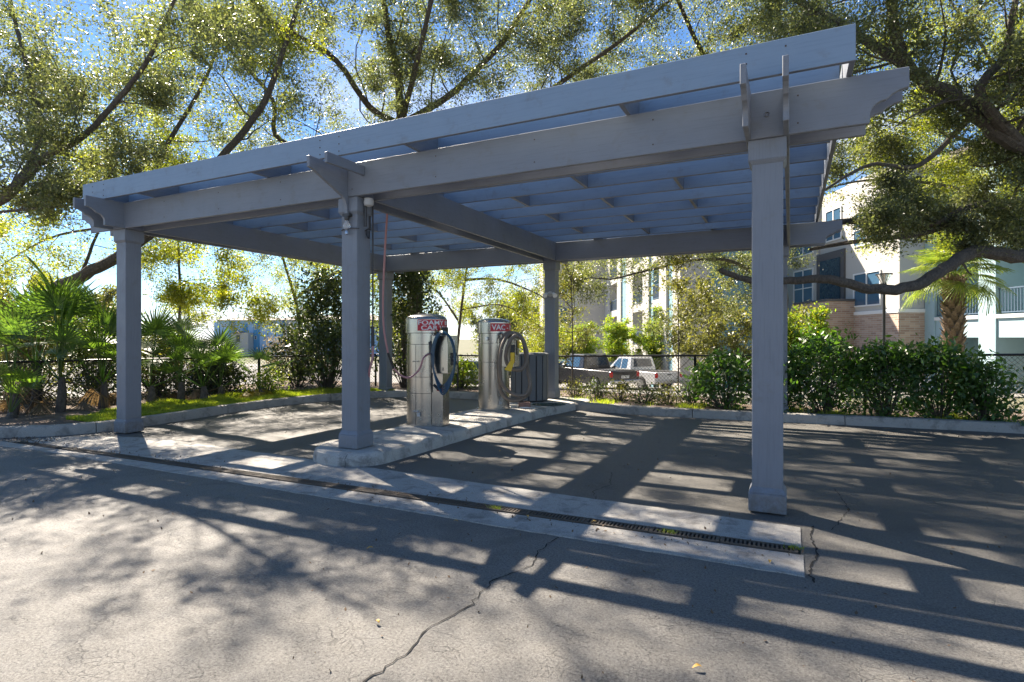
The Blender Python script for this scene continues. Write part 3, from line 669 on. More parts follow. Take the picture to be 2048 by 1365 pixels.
limb_tree('spreading_oak',[([a(838,800,16.5),a(836,690,16.3),a(832,590,16),a(815,430,15.6),a(802,250,15)],.33,.24,0),
  ([a(802,250,15),a(795,150,14.5),a(775,60,14),a(760,-60,13.5),a(750,-130,13)],.19,.07,1),
  ([a(802,250,15),a(740,215,14.4),a(680,130,13.8),a(630,90,13.2),a(540,40,12.6),a(480,-60,12)],.16,.05,1),
  ([a(815,430,15.6),a(700,330,15),a(560,280,14.4),a(545,200,14),a(470,110,13.6),a(400,30,13)],.14,.04,1),
  ([a(802,250,15),a(900,190,14.4),a(1000,90,13.6),a(1060,0,13),a(1150,-120,12.2)],.17,.06,1),
  ([a(815,430,15.6),a(930,300,14.6),a(1100,180,13.6),a(1230,90,12.8),a(1330,10,12)],.16,.05,1),
  ([a(802,250,15),a(850,60,13),a(880,-90,12.2)],.15,.05,1),
  ([a(815,430,15.6),a(650,420,16),a(500,380,16.4),a(380,330,16.6)],.1,.03,1)],OAK,
  'tall spreading oak behind the pergola between the two wash machines',seed=8,L1=2.1,cnt=22,lr=.58,step=.5,keep=keep_main)
limb_tree('low_limbed_oak',[([a(2520,860,11.5),a(2480,640,11.4),a(2420,480,11.2)],.42,.34,0),
  ([a(2420,480,11.2),a(2250,500,10.8),a(2048,512,10.3),a(1960,503,10.1),a(1900,530,10),a(1820,575,9.9),a(1740,578,9.8),a(1660,560,9.7),a(1580,562,9.8),a(1500,560,9.8),a(1440,540,9.8)],.145,.045,.35),
  ([a(2420,480,11.2),a(2200,480,11),a(2048,462,10.8),a(1940,450,10.7),a(1830,446,10.6),a(1730,440,10.5),a(1640,450,10.5)],.14,.05,.4),
  ([a(1900,450,10.6),a(1830,470,10.6),a(1700,485,10.5),a(1620,500,10.4)],.06,.03,.4),
  ([a(2420,480,11.2),a(2200,400,10.8),a(2048,408,10.6),a(1950,412,10.5),a(1880,445,10.5)],.12,.06,.5),
  ([a(2420,480,11.2),a(2250,340,10.4),a(2048,295,9.8),a(1950,225,9.6),a(1880,180,9.5),a(1830,150,9.5),a(1800,100,9.4),a(1780,0,9.3),a(1760,-120,9.2)],.17,.06,1),
  ([a(1950,225,9.6),a(1840,330,9.9),a(1740,330,10),a(1650,380,10.1)],.05,.02,.4),
  ([a(2048,295,9.8),a(1960,190,9.2),a(2010,110,9.1),a(2030,0,9)],.10,.04,1),
  ([a(2250,340,10.4),a(2150,150,9.6),a(2080,-50,9.2),a(1900,-250,8.8)],.14,.05,1),
  ([a(1880,180,9.5),a(1700,60,10),a(1560,-20,10.5),a(1480,-80,11)],.09,.03,1)],OAK,
  'live oak with long crooked low limbs reaching in from the right edge',seed=12,L1=1.55,cnt=19,lr=1.0,keep=keep_low)
limb_tree('back_oak',[([a(1560,760,17.5),a(1565,600,17),a(1550,430,16)],.26,.2,0),
  ([a(1550,430,16),a(1480,250,15),a(1400,100,14),a(1330,-60,13)],.15,.05,1),
  ([a(1550,430,16),a(1600,260,15),a(1580,100,14),a(1520,-40,13)],.14,.05,1),
  ([a(1550,430,16),a(1400,330,16),a(1250,260,15.5),a(1150,160,15)],.12,.04,1),
  ([a(1565,600,17),a(1480,530,16),a(1400,520,15),a(1300,540,14.6),a(1220,560,14.6)],.09,.03,.7)],OAK,
  'oak standing beyond the fence behind the right half of the pergola roof',seed=21,L1=2.0,cnt=22,keep=keep_main)
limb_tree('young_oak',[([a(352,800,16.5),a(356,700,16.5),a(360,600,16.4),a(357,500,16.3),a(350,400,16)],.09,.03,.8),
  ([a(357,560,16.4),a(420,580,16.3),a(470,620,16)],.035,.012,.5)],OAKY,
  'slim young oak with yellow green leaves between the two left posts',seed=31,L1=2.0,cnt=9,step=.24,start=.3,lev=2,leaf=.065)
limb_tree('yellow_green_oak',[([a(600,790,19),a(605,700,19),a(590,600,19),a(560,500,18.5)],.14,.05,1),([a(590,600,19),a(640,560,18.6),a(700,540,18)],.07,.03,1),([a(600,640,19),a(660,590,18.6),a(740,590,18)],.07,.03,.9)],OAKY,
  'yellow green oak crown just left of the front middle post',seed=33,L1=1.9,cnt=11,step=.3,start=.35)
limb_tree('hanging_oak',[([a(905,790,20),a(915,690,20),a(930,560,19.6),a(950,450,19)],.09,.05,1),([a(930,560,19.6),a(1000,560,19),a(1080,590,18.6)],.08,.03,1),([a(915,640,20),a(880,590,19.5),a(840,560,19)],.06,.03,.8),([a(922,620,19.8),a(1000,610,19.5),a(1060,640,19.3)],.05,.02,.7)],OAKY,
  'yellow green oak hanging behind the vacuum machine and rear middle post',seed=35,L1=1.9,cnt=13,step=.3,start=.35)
limb_tree('right_back_oak',[([a(2150,760,17),a(2130,560,16.6),a(2100,420,16)],.25,.2,0),
  ([a(2100,420,16),a(2020,330,15.4),a(1930,280,15),a(1820,250,14.6),a(1720,230,14.2)],.12,.03,1),
  ([a(2100,420,16),a(2040,250,15),a(1980,120,14.4),a(1900,0,14)],.12,.04,1),
  ([a(2100,420,16),a(2000,400,15.6),a(1880,370,15),a(1760,360,14.6),a(1680,370,14.4)],.09,.03,.8),
  ([a(2100,420,16),a(2120,200,15),a(2080,0,14)],.12,.04,1)],OAKY,
  'yellow green oak crown filling the sky beyond the low limbs on the right',seed=61,L1=2.1,cnt=19,keep=keep_low)
for px,F,top,sd,lab,mat,c in((1145,13.4,560,41,'thin bare-stemmed young tree just right of the rear middle post',OLIVE,11),(1357,12.9,545,42,'slender young tree with olive leaves in front of the white pickup',OLIVE,17)):
    h=at(px,top,F).z
    limb_tree('young_tree',[([at(px-2,815,F)*1,at(px,740,F),at(px,650,F),at(px-3,top,F)],.032,.012,.75)],mat,lab,seed=sd,L1=1.15,cnt=c,step=.13,start=.28,lev=1,leaf=.055,rad=.13,up=.45,nk=5)
for px,F,top,w,sd,lab,mat in((1235,38,650,1.3,51,'bright lime bush in front of the blue balcony wing',LIME),(1310,36,632,1.5,52,'taller lime green bush beside the slender young tree',LIME),(1175,38,665,1.3,53,'round green bush between the rear middle post and the balcony wing',LIME),(1110,38,660,1.2,54,'green bush directly behind the rear middle post',LIME),(1430,21,600,2.0,55,'wide olive tree behind the hedge left of the front right post',OLIVE),(1590,19,640,.9,56,'small lime bush right of the front right post before the brick bay',LIME),(1050,33,690,1.5,57,'pale olive bush far behind the slatted bin',OLIVE)):
    zb=terr(F);b=rf((px-1024)*F/FPX,F,zb);top_=at(px,top,F);hh=top_.z-zb
    L=[]
    rr=random.Random(sd)
    for k in range(5):
        e=b+Vector((rr.gauss(0,w*.45),rr.gauss(0,w*.45),hh*rr.uniform(.6,.95)));L.append(([b,b.lerp(e,.45)+Vector((0,0,hh*.1)),e],.05,.015,.8))
    limb_tree('leafy_bush',L,mat,lab,cat='bush',seed=sd,L1=w*.7,cnt=13,step=.35,start=.2,leaf=.11,rad=.2,lev=1,nk=5)
def shrub(name,c,rx,ry_,h,mat,label,leaf,n,group=None,seed=0,z0=.1,low=.1,stems=9,ratio=.45):
    r_=random.Random(seed);t=empty(name,c,0,label=label,cat='shrub',group=group);mb=MB();tips=[]
    for k in range(stems*9):
        u=r_.random()**.5;an=r_.uniform(0,6.283);zz=low+(1-low)*r_.random()**.8
        taper=math.sqrt(max(.05,1-(max(0,zz-.45)/.6)**2))
        e=Vector((rx*u*math.cos(an)*taper,ry_*u*math.sin(an)*taper,h*zz*(.92+.16*r_.random())))
        tips.append(e)
        if k%3==0: mb.tube([Vector((e.x*.15,e.y*.15,-.02)),Vector((e.x*.6,e.y*.6,e.z*.5)),e],[.013,.009,.004],4,False)
    mb.build('stem',BARK,t,smooth=True)
    cs=np.array([tuple(e) for e in tips]);idx=rng.integers(0,len(cs),n);C=cs[idx]+rng.normal(size=(n,3))*np.array([.10,.10,.085])*(1+h*.2)
    C[:,2]=C[:,2].clip(.02,None)
    npmesh('foliage',leaves(C,leaf,ratio,.5),4,mat,t);return t
def P(px,F,z=.1): return rf((px-1024)*F/FPX,F,z)
for px,F,rx,h,lab,sd,n in((1450,10.87,.62,1.0,'glossy dark shrub just left of the front right post',1,3600),(1650,10.13,.66,1.42,'tallest glossy shrub right of the front right post',2,5200),(1565,10.43,.45,1.05,'narrow glossy shrub hidden behind the front right post',6,2200),(1770,9.74,.62,1.24,'glossy shrub under the street lamp in the right hedge',3,5000),(1880,9.41,.56,1.2,'glossy shrub in front of the palm trunk',4,4200),(1965,9.15,.42,1.0,'lower glossy shrub at the right end of the hedge',5,2600)):
    shrub('glossy_shrub',P(px,F),rx,.40,h*.93,SHRUB,lab,.09,int(n*.72),'glossy shrubs along the rear kerb',sd,low=.08,ratio=.42)
for k,(px,F,rx,h) in enumerate(((1150,12.6,.35,.45),(1195,12.2,.35,.5),(1240,12.0,.3,.45),(1290,11.7,.35,.42),(1335,11.5,.3,.4),(1380,11.3,.3,.5))):
    names=['beside the rear middle post','under the thin bare-stemmed tree','under the dark pickup tail light','between the pickups','at the foot of the slender young tree','at the left foot of the hedge']
    shrub('low_shrub',P(px,F),rx,.3,h*.75,SHRUBD if k%2 else OLIVE,'low wispy fence shrub '+names[k],.05,520,'low shrubs at the foot of the fence',20+k,stems=6)
shrub('dark_shrub',P(655,14.6),.95,.8,2.9,SHRUBD,'tall dark dense shrub left of the front middle post',.095,9000,seed=31,low=.12,stems=22)
shrub('dark_shrub',P(595,15.6),.7,.7,1.55,SHRUBD,'lower left dark shrub spreading beside the tall one',.09,3500,seed=32,low=.1,stems=12)
shrub('dark_shrub',P(812,15.3),.95,.8,3.4,SHRUBD,'dark vine covered shrub behind the foam machine around the oak trunk',.095,8000,seed=33,low=.12,stems=22)
shrub('lime_shrub',P(925,15.4),.55,.5,.62,LIME,'small bright green shrub between the two machines',.07,2600,seed=34,stems=10)
shrub('grey_shrub',P(585,24,-.8),1.5,1.2,2.4,DRY,'bare greyish bush in front of the distant blue building',.09,5000,seed=35,stems=18)
shrub('yellow_shrub',P(530,13.2),.5,.3,.5,LIME,'yellow green weeds below the fence left of the dark shrub',.06,1500,seed=36,stems=8)
for k,(px,F,rx,h) in enumerate(((60,12.3,1.1,1.7),(190,12.8,1.1,1.6),(310,13.4,1.0,1.35),(425,14.2,.9,.9))):
    shrub('undergrowth_shrub',P(px,F),rx,.5,h,SHRUBD if k%2 else OLIVE,'loose undergrowth bush behind the palmettos, %s'%['at the left edge','left of the front left post','right of the front left post','under the bright palmetto fan'][k],.075,6500,'undergrowth along the left fence',60+k,stems=22,low=.03)
# ---------------------------------------------------------------- palmettos
def frond_mesh(name,mat,n=26,Lf=.62,span=205,droop=.18,pet=.6,seed=0,tl=8):
    r_=random.Random(seed);V=[];pr=.008
    def quad(*q): V.extend([tuple(p) for p in q])
    # petiole along +x from origin to hub
    hub=Vector((pet,0,.10*pet))
    for s in((0,1),(1,0),(0,-1),(-1,0)):
        a=Vector((0,s[0]*pr*1.6,s[1]*pr*1.6));nx={(0,1):(1,0),(1,0):(0,-1),(0,-1):(-1,0),(-1,0):(0,1)}[s];b=Vector((0,nx[0]*pr*1.6,nx[1]*pr*1.6))
        quad(a,b,hub+b*.6,hub+a*.6)
    for k in range(n):
        t=(k+.5)/n-.5;an=R_(span)*t;L=Lf*(1-.25*abs(t*2)**2)*r_.uniform(.9,1.08)
        d=Vector((math.cos(an),math.sin(an),0));s=Vector((-d.y,d.x,0));wm=2*math.sin(R_(span)/n/2)*L*.42*.95
        zf=.10-.25*abs(t)*0;ups=Vector((0,0,1))
        tilt=R_(tl)
        def pt(u,side,fold):
            q=pt0(u,side,fold)-hub;return hub+Vector((q.x*math.cos(tilt)+q.z*math.sin(tilt),q.y,-q.x*math.sin(tilt)+q.z*math.cos(tilt)))
        def pt0(u,side,fold): 
            z=.16*u-droop*u*u*(1+r_.uniform(-.1,.1))-abs(t)*.12*u
            w={0:0.004,.42:wm/2,.72:wm*.27,1:.001}[u]
            return hub+d*(L*u)+s*(w*side)+ups*(z*L+(.35*w if fold else 0))
        tw=r_.uniform(-.06,.06)
        us=[0,.42,.72,1]
        for a_,b_ in zip(us,us[1:]):
            for sd in(-1,1):
                c0=pt(a_,0,False);c1=pt(b_,0,False);e0=pt(a_,sd,True);e1=pt(b_,sd,True)
                c0.z=e0.z-.0-(.35*wm/2)*(1 if 0<a_<1 else 0);c1.z=e1.z-(.35*wm/2)*(1 if 0<b_<1 else 0)
                quad(c0,e0,e1,c1) if sd>0 else quad(c0,c1,e1,e0)
    o=npmesh(name,np.array(V),4,mat);me=o.data;bpy.data.objects.remove(o);return me
FR=[frond_mesh('frond_a',PALM,20,.58,200,.10,1.0,1),frond_mesh('frond_b',PALM,22,.60,230,.22,1.15,2,18),frond_mesh('frond_c',PALM,18,.55,180,.06,.75,3)]
FY=frond_mesh('frond_y',PALMY,24,.5,200,.4,.45,4);FD=frond_mesh('frond_d',PALMD,20,.6,150,1.0,.4,5)
def palmetto(px,F,h,nf,scale,label,seed,group='saw palmettos behind the left kerb',yel=0,dead=2,z=.1):
    r_=random.Random(seed);t=empty('palmetto',P(px,F,z),0,label=label,cat='palmetto',group=group)
    h*=.55;MB().tube([(0,0,-.05),(.03,.02,h*.5),(.0,.03,h)],[.085,.075,.05],9).build('trunk',BARK,t)
    for k in range(nf+yel+dead):
        me=FR[k%3] if k<nf else (FY if k<nf+yel else FD)
        o=bpy.data.objects.new('frond',me);COL.objects.link(o);o.parent=t
        az=k*2.4+r_.uniform(-.3,.3);el=R_(18+68*r_.random()**.75) if k<nf else r_.uniform(R_(-65),R_(-20))
        if k>=nf and k<nf+yel: el=R_(-15)
        o.location=(0,0,h*r_.uniform(.85,1));o.rotation_euler=(r_.uniform(-.5,.5),-el,az);s=scale*r_.uniform(.8,1.12);o.scale=(s,s,s)
    return t
for args in ((25,9.9,.75,12,.95,'palmetto clump at the left edge of the view',1),(120,10.3,1.15,15,1.1,'tallest palmetto with a dark skirted trunk near the left edge',2),(70,11.2,1.35,13,1.1,'high palmetto rising behind the tallest one',3),(205,10.9,.9,13,1.0,'palmetto partly hidden by the front left post',4),(300,11.4,.7,13,1.0,'dark palmetto immediately right of the front left post',5),(360,12.0,.75,12,.95,'palmetto under the slim young oak',6),(405,11.9,.6,12,.9,'bright palmetto with an open fan right of the slim young oak',7),(440,12.8,.45,10,.8,'palmetto leaning over the fence before the far blue building',8)):
    palmetto(args[0],args[1],args[2],max(7,args[3]-4),args[4]*1.12,*args[5:])
palmetto(520,12.8,.35,4,.62,'small yellowing palmetto at the right end of the row',9,yel=6)
palmetto(20,9.5,.15,7,.6,'small bright palmetto seedling on the mulch by the left edge',10,dead=0)
# ---------------------------------------------------------------- sabal palm
def sabal():
    F=18.5;b=P(1907,F,terr(F));t=empty('cabbage_palm',b,0,label='cabbage palm with criss-cross booted trunk and round crown by the blue building',cat='palm tree')
    H=at(1910,560,F).z-b.z;m=MB()
    m.tube([(0,0,-.1),(0,0,H*.4),(.05,0,H)],[.2,.2,.22],14)
    k=0;z=.5
    while z<H:
        an=k*2.399;rr=.22+.05*(z/H);d=Vector((math.cos(an),math.sin(an),0));s=Vector((-d.y,d.x,0))
        p=d*rr*.8+Vector((0,0,z));q=d*(rr+.13)+Vector((0,0,z+.30))
        m.add([p-s*.11,p+s*.11,q+s*.04,q-s*.04,p-s*.08-d*.06+Vector((0,0,.1)),p+s*.08-d*.06+Vector((0,0,.1))],[(0,1,2,3),(1,5,2),(0,3,4),(4,3,2,5)])
        z+=.028;k+=1
    m.build('trunk',PBARK,t)
    me=frond_mesh('frond_s',SABAL,30,.72,220,.35,.72,9,15);me2=frond_mesh('frond_t',SABAL,30,.72,220,.6,.66,10,25)
    r_=random.Random(4)
    for k in range(40):
        o=bpy.data.objects.new('frond',me if k%3 else me2);COL.objects.link(o);o.parent=t
        el=R_(88)-R_(112)*(k/39.0);o.location=(.03,0,H-.05+.3*(1-k/40));o.rotation_euler=(r_.uniform(-.4,.4),-el,k*2.399);s=r_.uniform(1.0,1.25);o.scale=(s,s,s)
sabal()
# ---------------------------------------------------------------- lawn + litter
def lawn(name,poly_fn,n,h,label):
    P_=poly_fn(n);n=len(P_);ang=rng.uniform(0,6.283,n);hh=h*rng.uniform(.35,1.3,n)*(.75+.5*np.sin(P_[:,0]*5+1)*np.sin(P_[:,1]*4.1))
    d=np.stack([np.cos(ang),np.sin(ang),np.zeros(n)],1);w=d*.0055;lean=np.stack([np.cos(ang+1.6),np.sin(ang+1.6),np.zeros(n)],1)*(hh*rng.uniform(.1,.7,n))[:,None]
    tip=P_+lean+np.stack([np.zeros(n),np.zeros(n),hh],1)
    V=np.stack([P_-w,P_+w,tip],1).reshape(-1,3);npmesh(name,V,3,GRASS,label=label,cat='grass',kind='stuff')
def pf(n):
    y=rng.uniform(-.1,6.2,n);xl=-9.72-.0*y;xk=np.interp(y,[-.6,.2,1.4,2.6,3.8,4.9,5.75,6.3],[-9.72,-9.49,-9.6,-9.76,-9.7,-9.42,-8.95,-8.6])
    x=xk-rng.uniform(0,1,n)**1.3*np.interp(y,[-.1,1,6],[.9,1.6,1.6]);k=(rng.random(n)>.0);return np.stack([x,y,np.full(n,.11)],1)[k]
m=MB();m.add([(-9.55,-.1,.114),(-9.62,1.5,.114),(-9.8,3,.114),(-9.7,4.6,.114),(-9.1,6.1,.114),(-10.5,6.6,.114),(-11.4,4,.114),(-11.3,1.5,.114),(-10.5,-.1,.114)],[tuple(range(9))]).build('lawn',TURF,kind='structure')
lawn('grass',pf,90000,.085,'bright short grass verge between the left kerb and the palmettos')
def pf2(n):
    x=rng.uniform(-5,4.5,n);y=rng.uniform(5.85,6.6,n);c=np.sin(x*3.1)+np.sin(x*7.7+1)+rng.normal(size=n)*.5;k=c>.6;return np.stack([x,y,np.full(n,.11)],1)[k]
lawn('grass',pf2,14000,.10,'patchy weeds and grass at the foot of the rear hedge')
LEAFY=simple('fallen_leaf_yellow',(.45,.26,.04),.6,var=.3,scale=40)
for k,(px,py,dsc) in enumerate(((911,1047,'near the front edge of the apron in the middle'),(1395,1342,'at the bottom of the view right of centre'),(1540,1128,'beside the right end of the apron'),(1188,1048,'beside the grate'),(1055,1037,'on the far side of the grate'),(740,1102,'left of the long crack'),(1705,930,'right of the front right post'),(1000,905,'near the island kerb'),(755,1250,'on the sunlit foreground asphalt'))):
    F=CH*FPX/(py-Y0);p=P(px,F,.012);m=MB()
    pts=[];L=.018+.010*random.random()
    for u in range(7):
        t=u/6;w=math.sin(t*math.pi)**.8*L*.42;pts.append((t*2*L-L,w,.012*math.sin(t*3)+w*.35));
    low=[(x,-y,z) for x,y,z in pts];mid=[(x,0,z-abs(y)*.35) for x,y,z in pts];n=7
    m.add(pts+mid+low,[(i,i+1,n+i+1,n+i) for i in range(6)]+[(n+i,n+i+1,2*n+i+1,2*n+i) for i in range(6)])
    o=m.build('fallen_leaf',LEAFY,label='small curled yellow brown fallen leaf '+dsc,cat='leaf',group='fallen leaves on the asphalt');o.location=p;o.rotation_euler=(0,0,random.uniform(0,6))
# debris specks
n=900;c=np.stack([rng.uniform(-9,3,n),rng.uniform(-3.5,5.3,n),np.full(n,.006)],1)
c2=np.stack([rng.uniform(-9.3,.3,500),rng.normal(-1.05,.09,500),np.full(500,.016)],1);c3=np.stack([rng.uniform(-10.6,-9,400),rng.normal(-1.0,.12,400),np.full(400,.01)],1)
V=leaves(np.concatenate([c,c2,c3]),.022,.5,2.5,.1);npmesh('leaf_litter',V,4,simple('litter_brown',(.12,.075,.04),.8,var=.5,scale=9),label='scattered tiny leaf and twig litter over the asphalt and drain',cat='litter',kind='stuff')
for k,(px,py,lab) in enumerate(((1587,1100,'at the right end of the drain'),(1340,1068,'in the drain right of the middle'),(992,1020,'in the middle of the drain'))):
    F=CH*FPX/(py-Y0);n=70;b=np.array(tuple(P(px,F,.01)));ang=rng.uniform(0,6.28,n);hh=rng.uniform(.01,.035,n);
    Pb=b+np.stack([rng.normal(size=n)*.03,rng.normal(size=n)*.02,np.zeros(n)],1);w=np.stack([np.cos(ang),np.sin(ang),np.zeros(n)],1)*.003
    tip=Pb+np.stack([rng.normal(size=n)*.03,rng.normal(size=n)*.03,hh],1)
    npmesh('weed_tuft',np.stack([Pb-w,Pb+w,tip],1).reshape(-1,3),3,GRASS,label='small green weed tuft growing '+lab,cat='weed')
# ---------------------------------------------------------------- chain link fence
def fence(path,label,hs):
    t=empty('chain_link_fence',(path[0][0],path[0][1],0),0,label=label,cat='fence');o0=Vector((path[0][0],path[0][1],0))
    wires=MB();rails=MB()
    def W(a,b,r):
        a=Vector(a);b=Vector(b);d=(b-a).normalized();u=Vector((0,0,1));s=d.cross(u);s=s.normalized()*r;v=s.cross(d).normalized()*r
        wires.add([a+s,a-s*.5+v,a-s*.5-v,b+s,b-s*.5+v,b-s*.5-v],[(0,1,4,3),(1,2,5,4),(2,0,3,5)])
    for (p,q),(h0,h1) in zip(zip(path,path[1:]),zip(hs,hs[1:])):
        p=Vector((*p,0))-o0;q=Vector((*q,0))-o0;L=(q-p).length;d=(q-p)/L;zb=.12
        rails.tube([p+Vector((0,0,h0)),q+Vector((0,0,h1))],.021,8)
        n=max(1,round(L/3.0))
        for k in range(n+1):
            c=p+d*(L*k/n);h=h0+(h1-h0)*k/n
            MB().tube([c+Vector((0,0,-.1)),c+Vector((0,0,h+.02))],.027,8).build('fence_post',FENCE,t)
        H=min(h0,h1)-zb;s=-H
        while s<L:
            for sg in(1,-1):
                x0,x1=s,s+H;za,zc=(zb,zb+H) if sg>0 else (zb+H,zb)
                a0=max(0,x0);a1=min(L,x1)
                if a1-a0>.02:
                    f0=(a0-x0)/H;f1=(a1-x0)/H
                    hh=lambda x:(h0+(h1-h0)*x/L-zb)/H
                    W(p+d*a0+Vector((0,0,zb+(za+(zc-za)*f0-zb)*hh(a0))),p+d*a1+Vector((0,0,zb+(za+(zc-za)*f1-zb)*hh(a1))),.0028)
            s+=.075
    wires.build('chain_mesh',FENCE,t);rails.build('top_rail',FENCE,t);return t
fence([(-4.7,7.1),(-1.6,6.95),(1.4,7.05),(4.4,7.1),(7.5,7.1)],'black chain link fence behind the rear right kerb and hedge',[1.02,1.08,1.12,1.18,1.22])
fence([(-4.7,7.02),(-10.2,7.3),(-11.6,4.6),(-12.6,.5),(-13.5,-3)],'black chain link fence behind the palmettos and dark shrub on the left',[1.02,.98,.98,1.0,1.0])
# ---------------------------------------------------------------- street lamp
F=20.5;zb=terr(F);t=empty('street_lamp',P(1768,F,zb),0,label='dark thin street lamp with an open cone shade behind the hedge',cat='street lamp')
H=at(1768,548,F).z-zb
MB().tube([(0,0,0),(0,0,H-.5)],[.055,.045],12).build('pole',BLACK,t,smooth=True);MB().lathe([(.12,0),(.12,.12),(.06,.2)],0,0,16).build('base',BLACK,t)
MB().lathe([(.05,H-.52),(.07,H-.42),(.10,H-.36)],0,0,20).build('collar',BLACK,t)
MB().lathe([(.08,H-.36),(.24,H-.04)],0,0,24).build('lamp_shade',gl.m,t,smooth=True)
MB().lathe([(.27,H-.04),(.27,H),(.1,H+.02),(0,H+.02)],0,0,24).build('lamp_cap',BLACK,t,smooth=True)
for k in range(4):
    an=k*math.pi/2+.4;MB().tube([(.08*math.cos(an),.08*math.sin(an),H-.36),(.25*math.cos(an),.25*math.sin(an),H-.04)],.008,5).build('strut',BLACK,t)
# ---------------------------------------------------------------- vehicles
def wheel(t,x,y,r=.36,w=.24):
    wh=MB().tube([(x,y-w/2,r),(x,y+w/2,r)],r,24).build('wheel',RUBBER,t,bevel=.03,smooth=True)
    s=-1 if y<0 else 1
    MB().tube([(x,y+s*(w/2-.02),r),(x,y+s*(w/2+.01),r)],r*.62,16).build('rim',CHROME,wh)
def car_paint(name,c,metal=.3):
    g=N(name);g.b.inputs['Base Color'].default_value=(*c,1);g.b.inputs['Metallic'].default_value=metal;g.b.inputs['Roughness'].default_value=.3;g.b.inputs['Coat Weight'].default_value=.7
    g.l(g.bump(g.noise(3,2,.5,g.obj()),.03,.01),g.b.inputs['Normal']);return g.m
def arch(poly,xc,r,n=8): # wheel arch points along bottom from left to right
    return [(xc+r*math.cos(math.pi-math.pi*k/n),.32+r*math.sin(math.pi*k/n)) for k in range(n+1)]
def cabin(t,mat,prof,w0,w1,zb,bevel=.04):  # prof: (x,z) roof outline; narrower toward the top
    n=len(prof);zt=max(z for x,z in prof)
    def wd(z):return w0+(w1-w0)*(z-zb)/(zt-zb)
    v=[(x,-wd(z),z) for x,z in prof]+[(x,wd(z),z) for x,z in prof]
    MB().add(v,[tuple(range(n)),tuple(reversed(range(n,2*n)))]+[(i,i+n,(i+1)%n+n,(i+1)%n) for i in range(n)]).build('cabin',mat,t,bevel=bevel,seg=2);return wd
def vehicle(name,loc,yaw,mat,kind,label,group='vehicles parked beyond the fence'):
    t=empty(name,loc,yaw,label=label,cat={'pickup':'pickup truck','suv':'car','sedan':'car'}[kind],group=group)
    if kind=='pickup': L,W,wx=(5.6,.98,(1.15,4.65));top=[(0,1.02),(2.05,1.05),(3.9,1.08),(4.3,1.05),(5.45,.98),(5.6,.8)]
    elif kind=='suv': L,W,wx=(4.7,.93,(.95,3.75));top=[(0,.95),(.3,1.02),(3.3,1.05),(4.4,.92),(4.7,.7)]
    else: L,W,wx=(4.7,.90,(1.0,3.75));top=[(0,.75),(.1,.93),(1.0,.95),(3.3,.93),(4.4,.80),(4.7,.6)]
    poly=top+[(L,.38)]+list(reversed(arch(None,wx[1],.42)))+list(reversed(arch(None,wx[0],.42)))+[(0,.42)]
    MB().prism(poly,'y',-W,W).build('body',mat,t,bevel=.05,seg=2,smooth=True)
    for x in wx:
        for s in(-1,1): wheel(t,x,s*(W-.12))
    if kind=='pickup':
        pr=[(2.05,1.04),(2.2,1.78),(3.35,1.80),(4.15,1.07)];wd=cabin(t,mat,pr,W-.03,W-.22,1.04)
        MB().add([(2.075,-.72,1.16),(2.075,.72,1.16),(2.175,.62,1.68),(2.175,-.62,1.68)],[(0,1,2,3)]).build('rear_window',GLASS,t)
        o=MB()
        MB().box(.12,1.95,-.80,.80,.95,1.056).build('bed_liner',BLACK,t)
        side=[(2.45,1.14),(2.45,1.68),(2.95,1.69),(2.95,1.14)];side2=[(3.03,1.14),(3.03,1.69),(3.3,1.69),(3.85,1.14)]
    elif kind=='suv':
        pr=[(.15,1.0),(.45,1.66),(2.9,1.70),(3.65,1.03)];wd=cabin(t,mat,pr,W-.03,W-.22,1.0)
        MB().add([(.19,-.68,1.10),(.19,.68,1.10),(.40,.58,1.56),(.40,-.58,1.56)],[(0,3,2,1)]).build('rear_window',GLASS,t)
        side=[(.6,1.10),(.68,1.58),(1.9,1.60),(1.9,1.10)];side2=[(1.98,1.10),(1.98,1.60),(2.8,1.60),(3.4,1.10)]
    else:
        pr=[(.75,.93),(1.35,1.40),(2.6,1.42),(3.45,.92)];wd=cabin(t,mat,pr,W-.05,W-.24,.93)
        MB().add([(.80,-.62,.99),(.80,.62,.99),(1.25,.56,1.34),(1.25,-.56,1.34)],[(0,1,2,3)]).build('rear_window',GLASS,t)
        side=[(1.2,1.0),(1.5,1.34),(1.95,1.35),(1.95,1.0)];side2=[(2.03,1.0),(2.03,1.35),(2.5,1.35),(3.1,1.0)]
    for sg in(-1,1):
        for sd in(side,side2):
            MB().add([(x,sg*(wd(z)+.006),z) for x,z in sd],[(0,1,2,3)]).build('side_window',GLASSB if mat is not None and sg>0 else GLASS,t)
        z0,z1=(.72,1.0) if kind!='sedan' else(.62,.8)
        MB().box(-.02,.16,sg*W*.99 if sg<0 else W*.80,sg*W*.80 if sg<0 else W*.99+.005,z0,z1).build('tail_light',TAIL,t,bevel=.02)
        MB().box(L-.15,L+.01,min(sg*W*.95,sg*W*.6),max(sg*W*.95,sg*W*.6),.66,.82).build('headlight',CHROME,t,bevel=.02)
        MB().box(3.35,3.55,min(sg*W,sg*(W+.2)),max(sg*W,sg*(W+.2)),1.08,1.26).build('mirror',BLACK,t,bevel=.03)
    MB().box(-.10,.06,-W+.02,W-.02,.40,.58).build('rear_bumper',CHROME if kind=='pickup' else BLACK,t,bevel=.03)
    MB().box(L-.03,L+.08,-W+.04,W-.04,.36,.60).build('front_bumper',BLACK,t,bevel=.03)
    MB().box(-.03,.0-.004,-.26,.26,.66,.80).build('licence_plate',WHITE,t)
    if kind=='pickup': MB().box(-.025,.0,-.12,.12,.86,.91).build('tailgate_handle',BLACK,t)
    return t
YAW=-TH
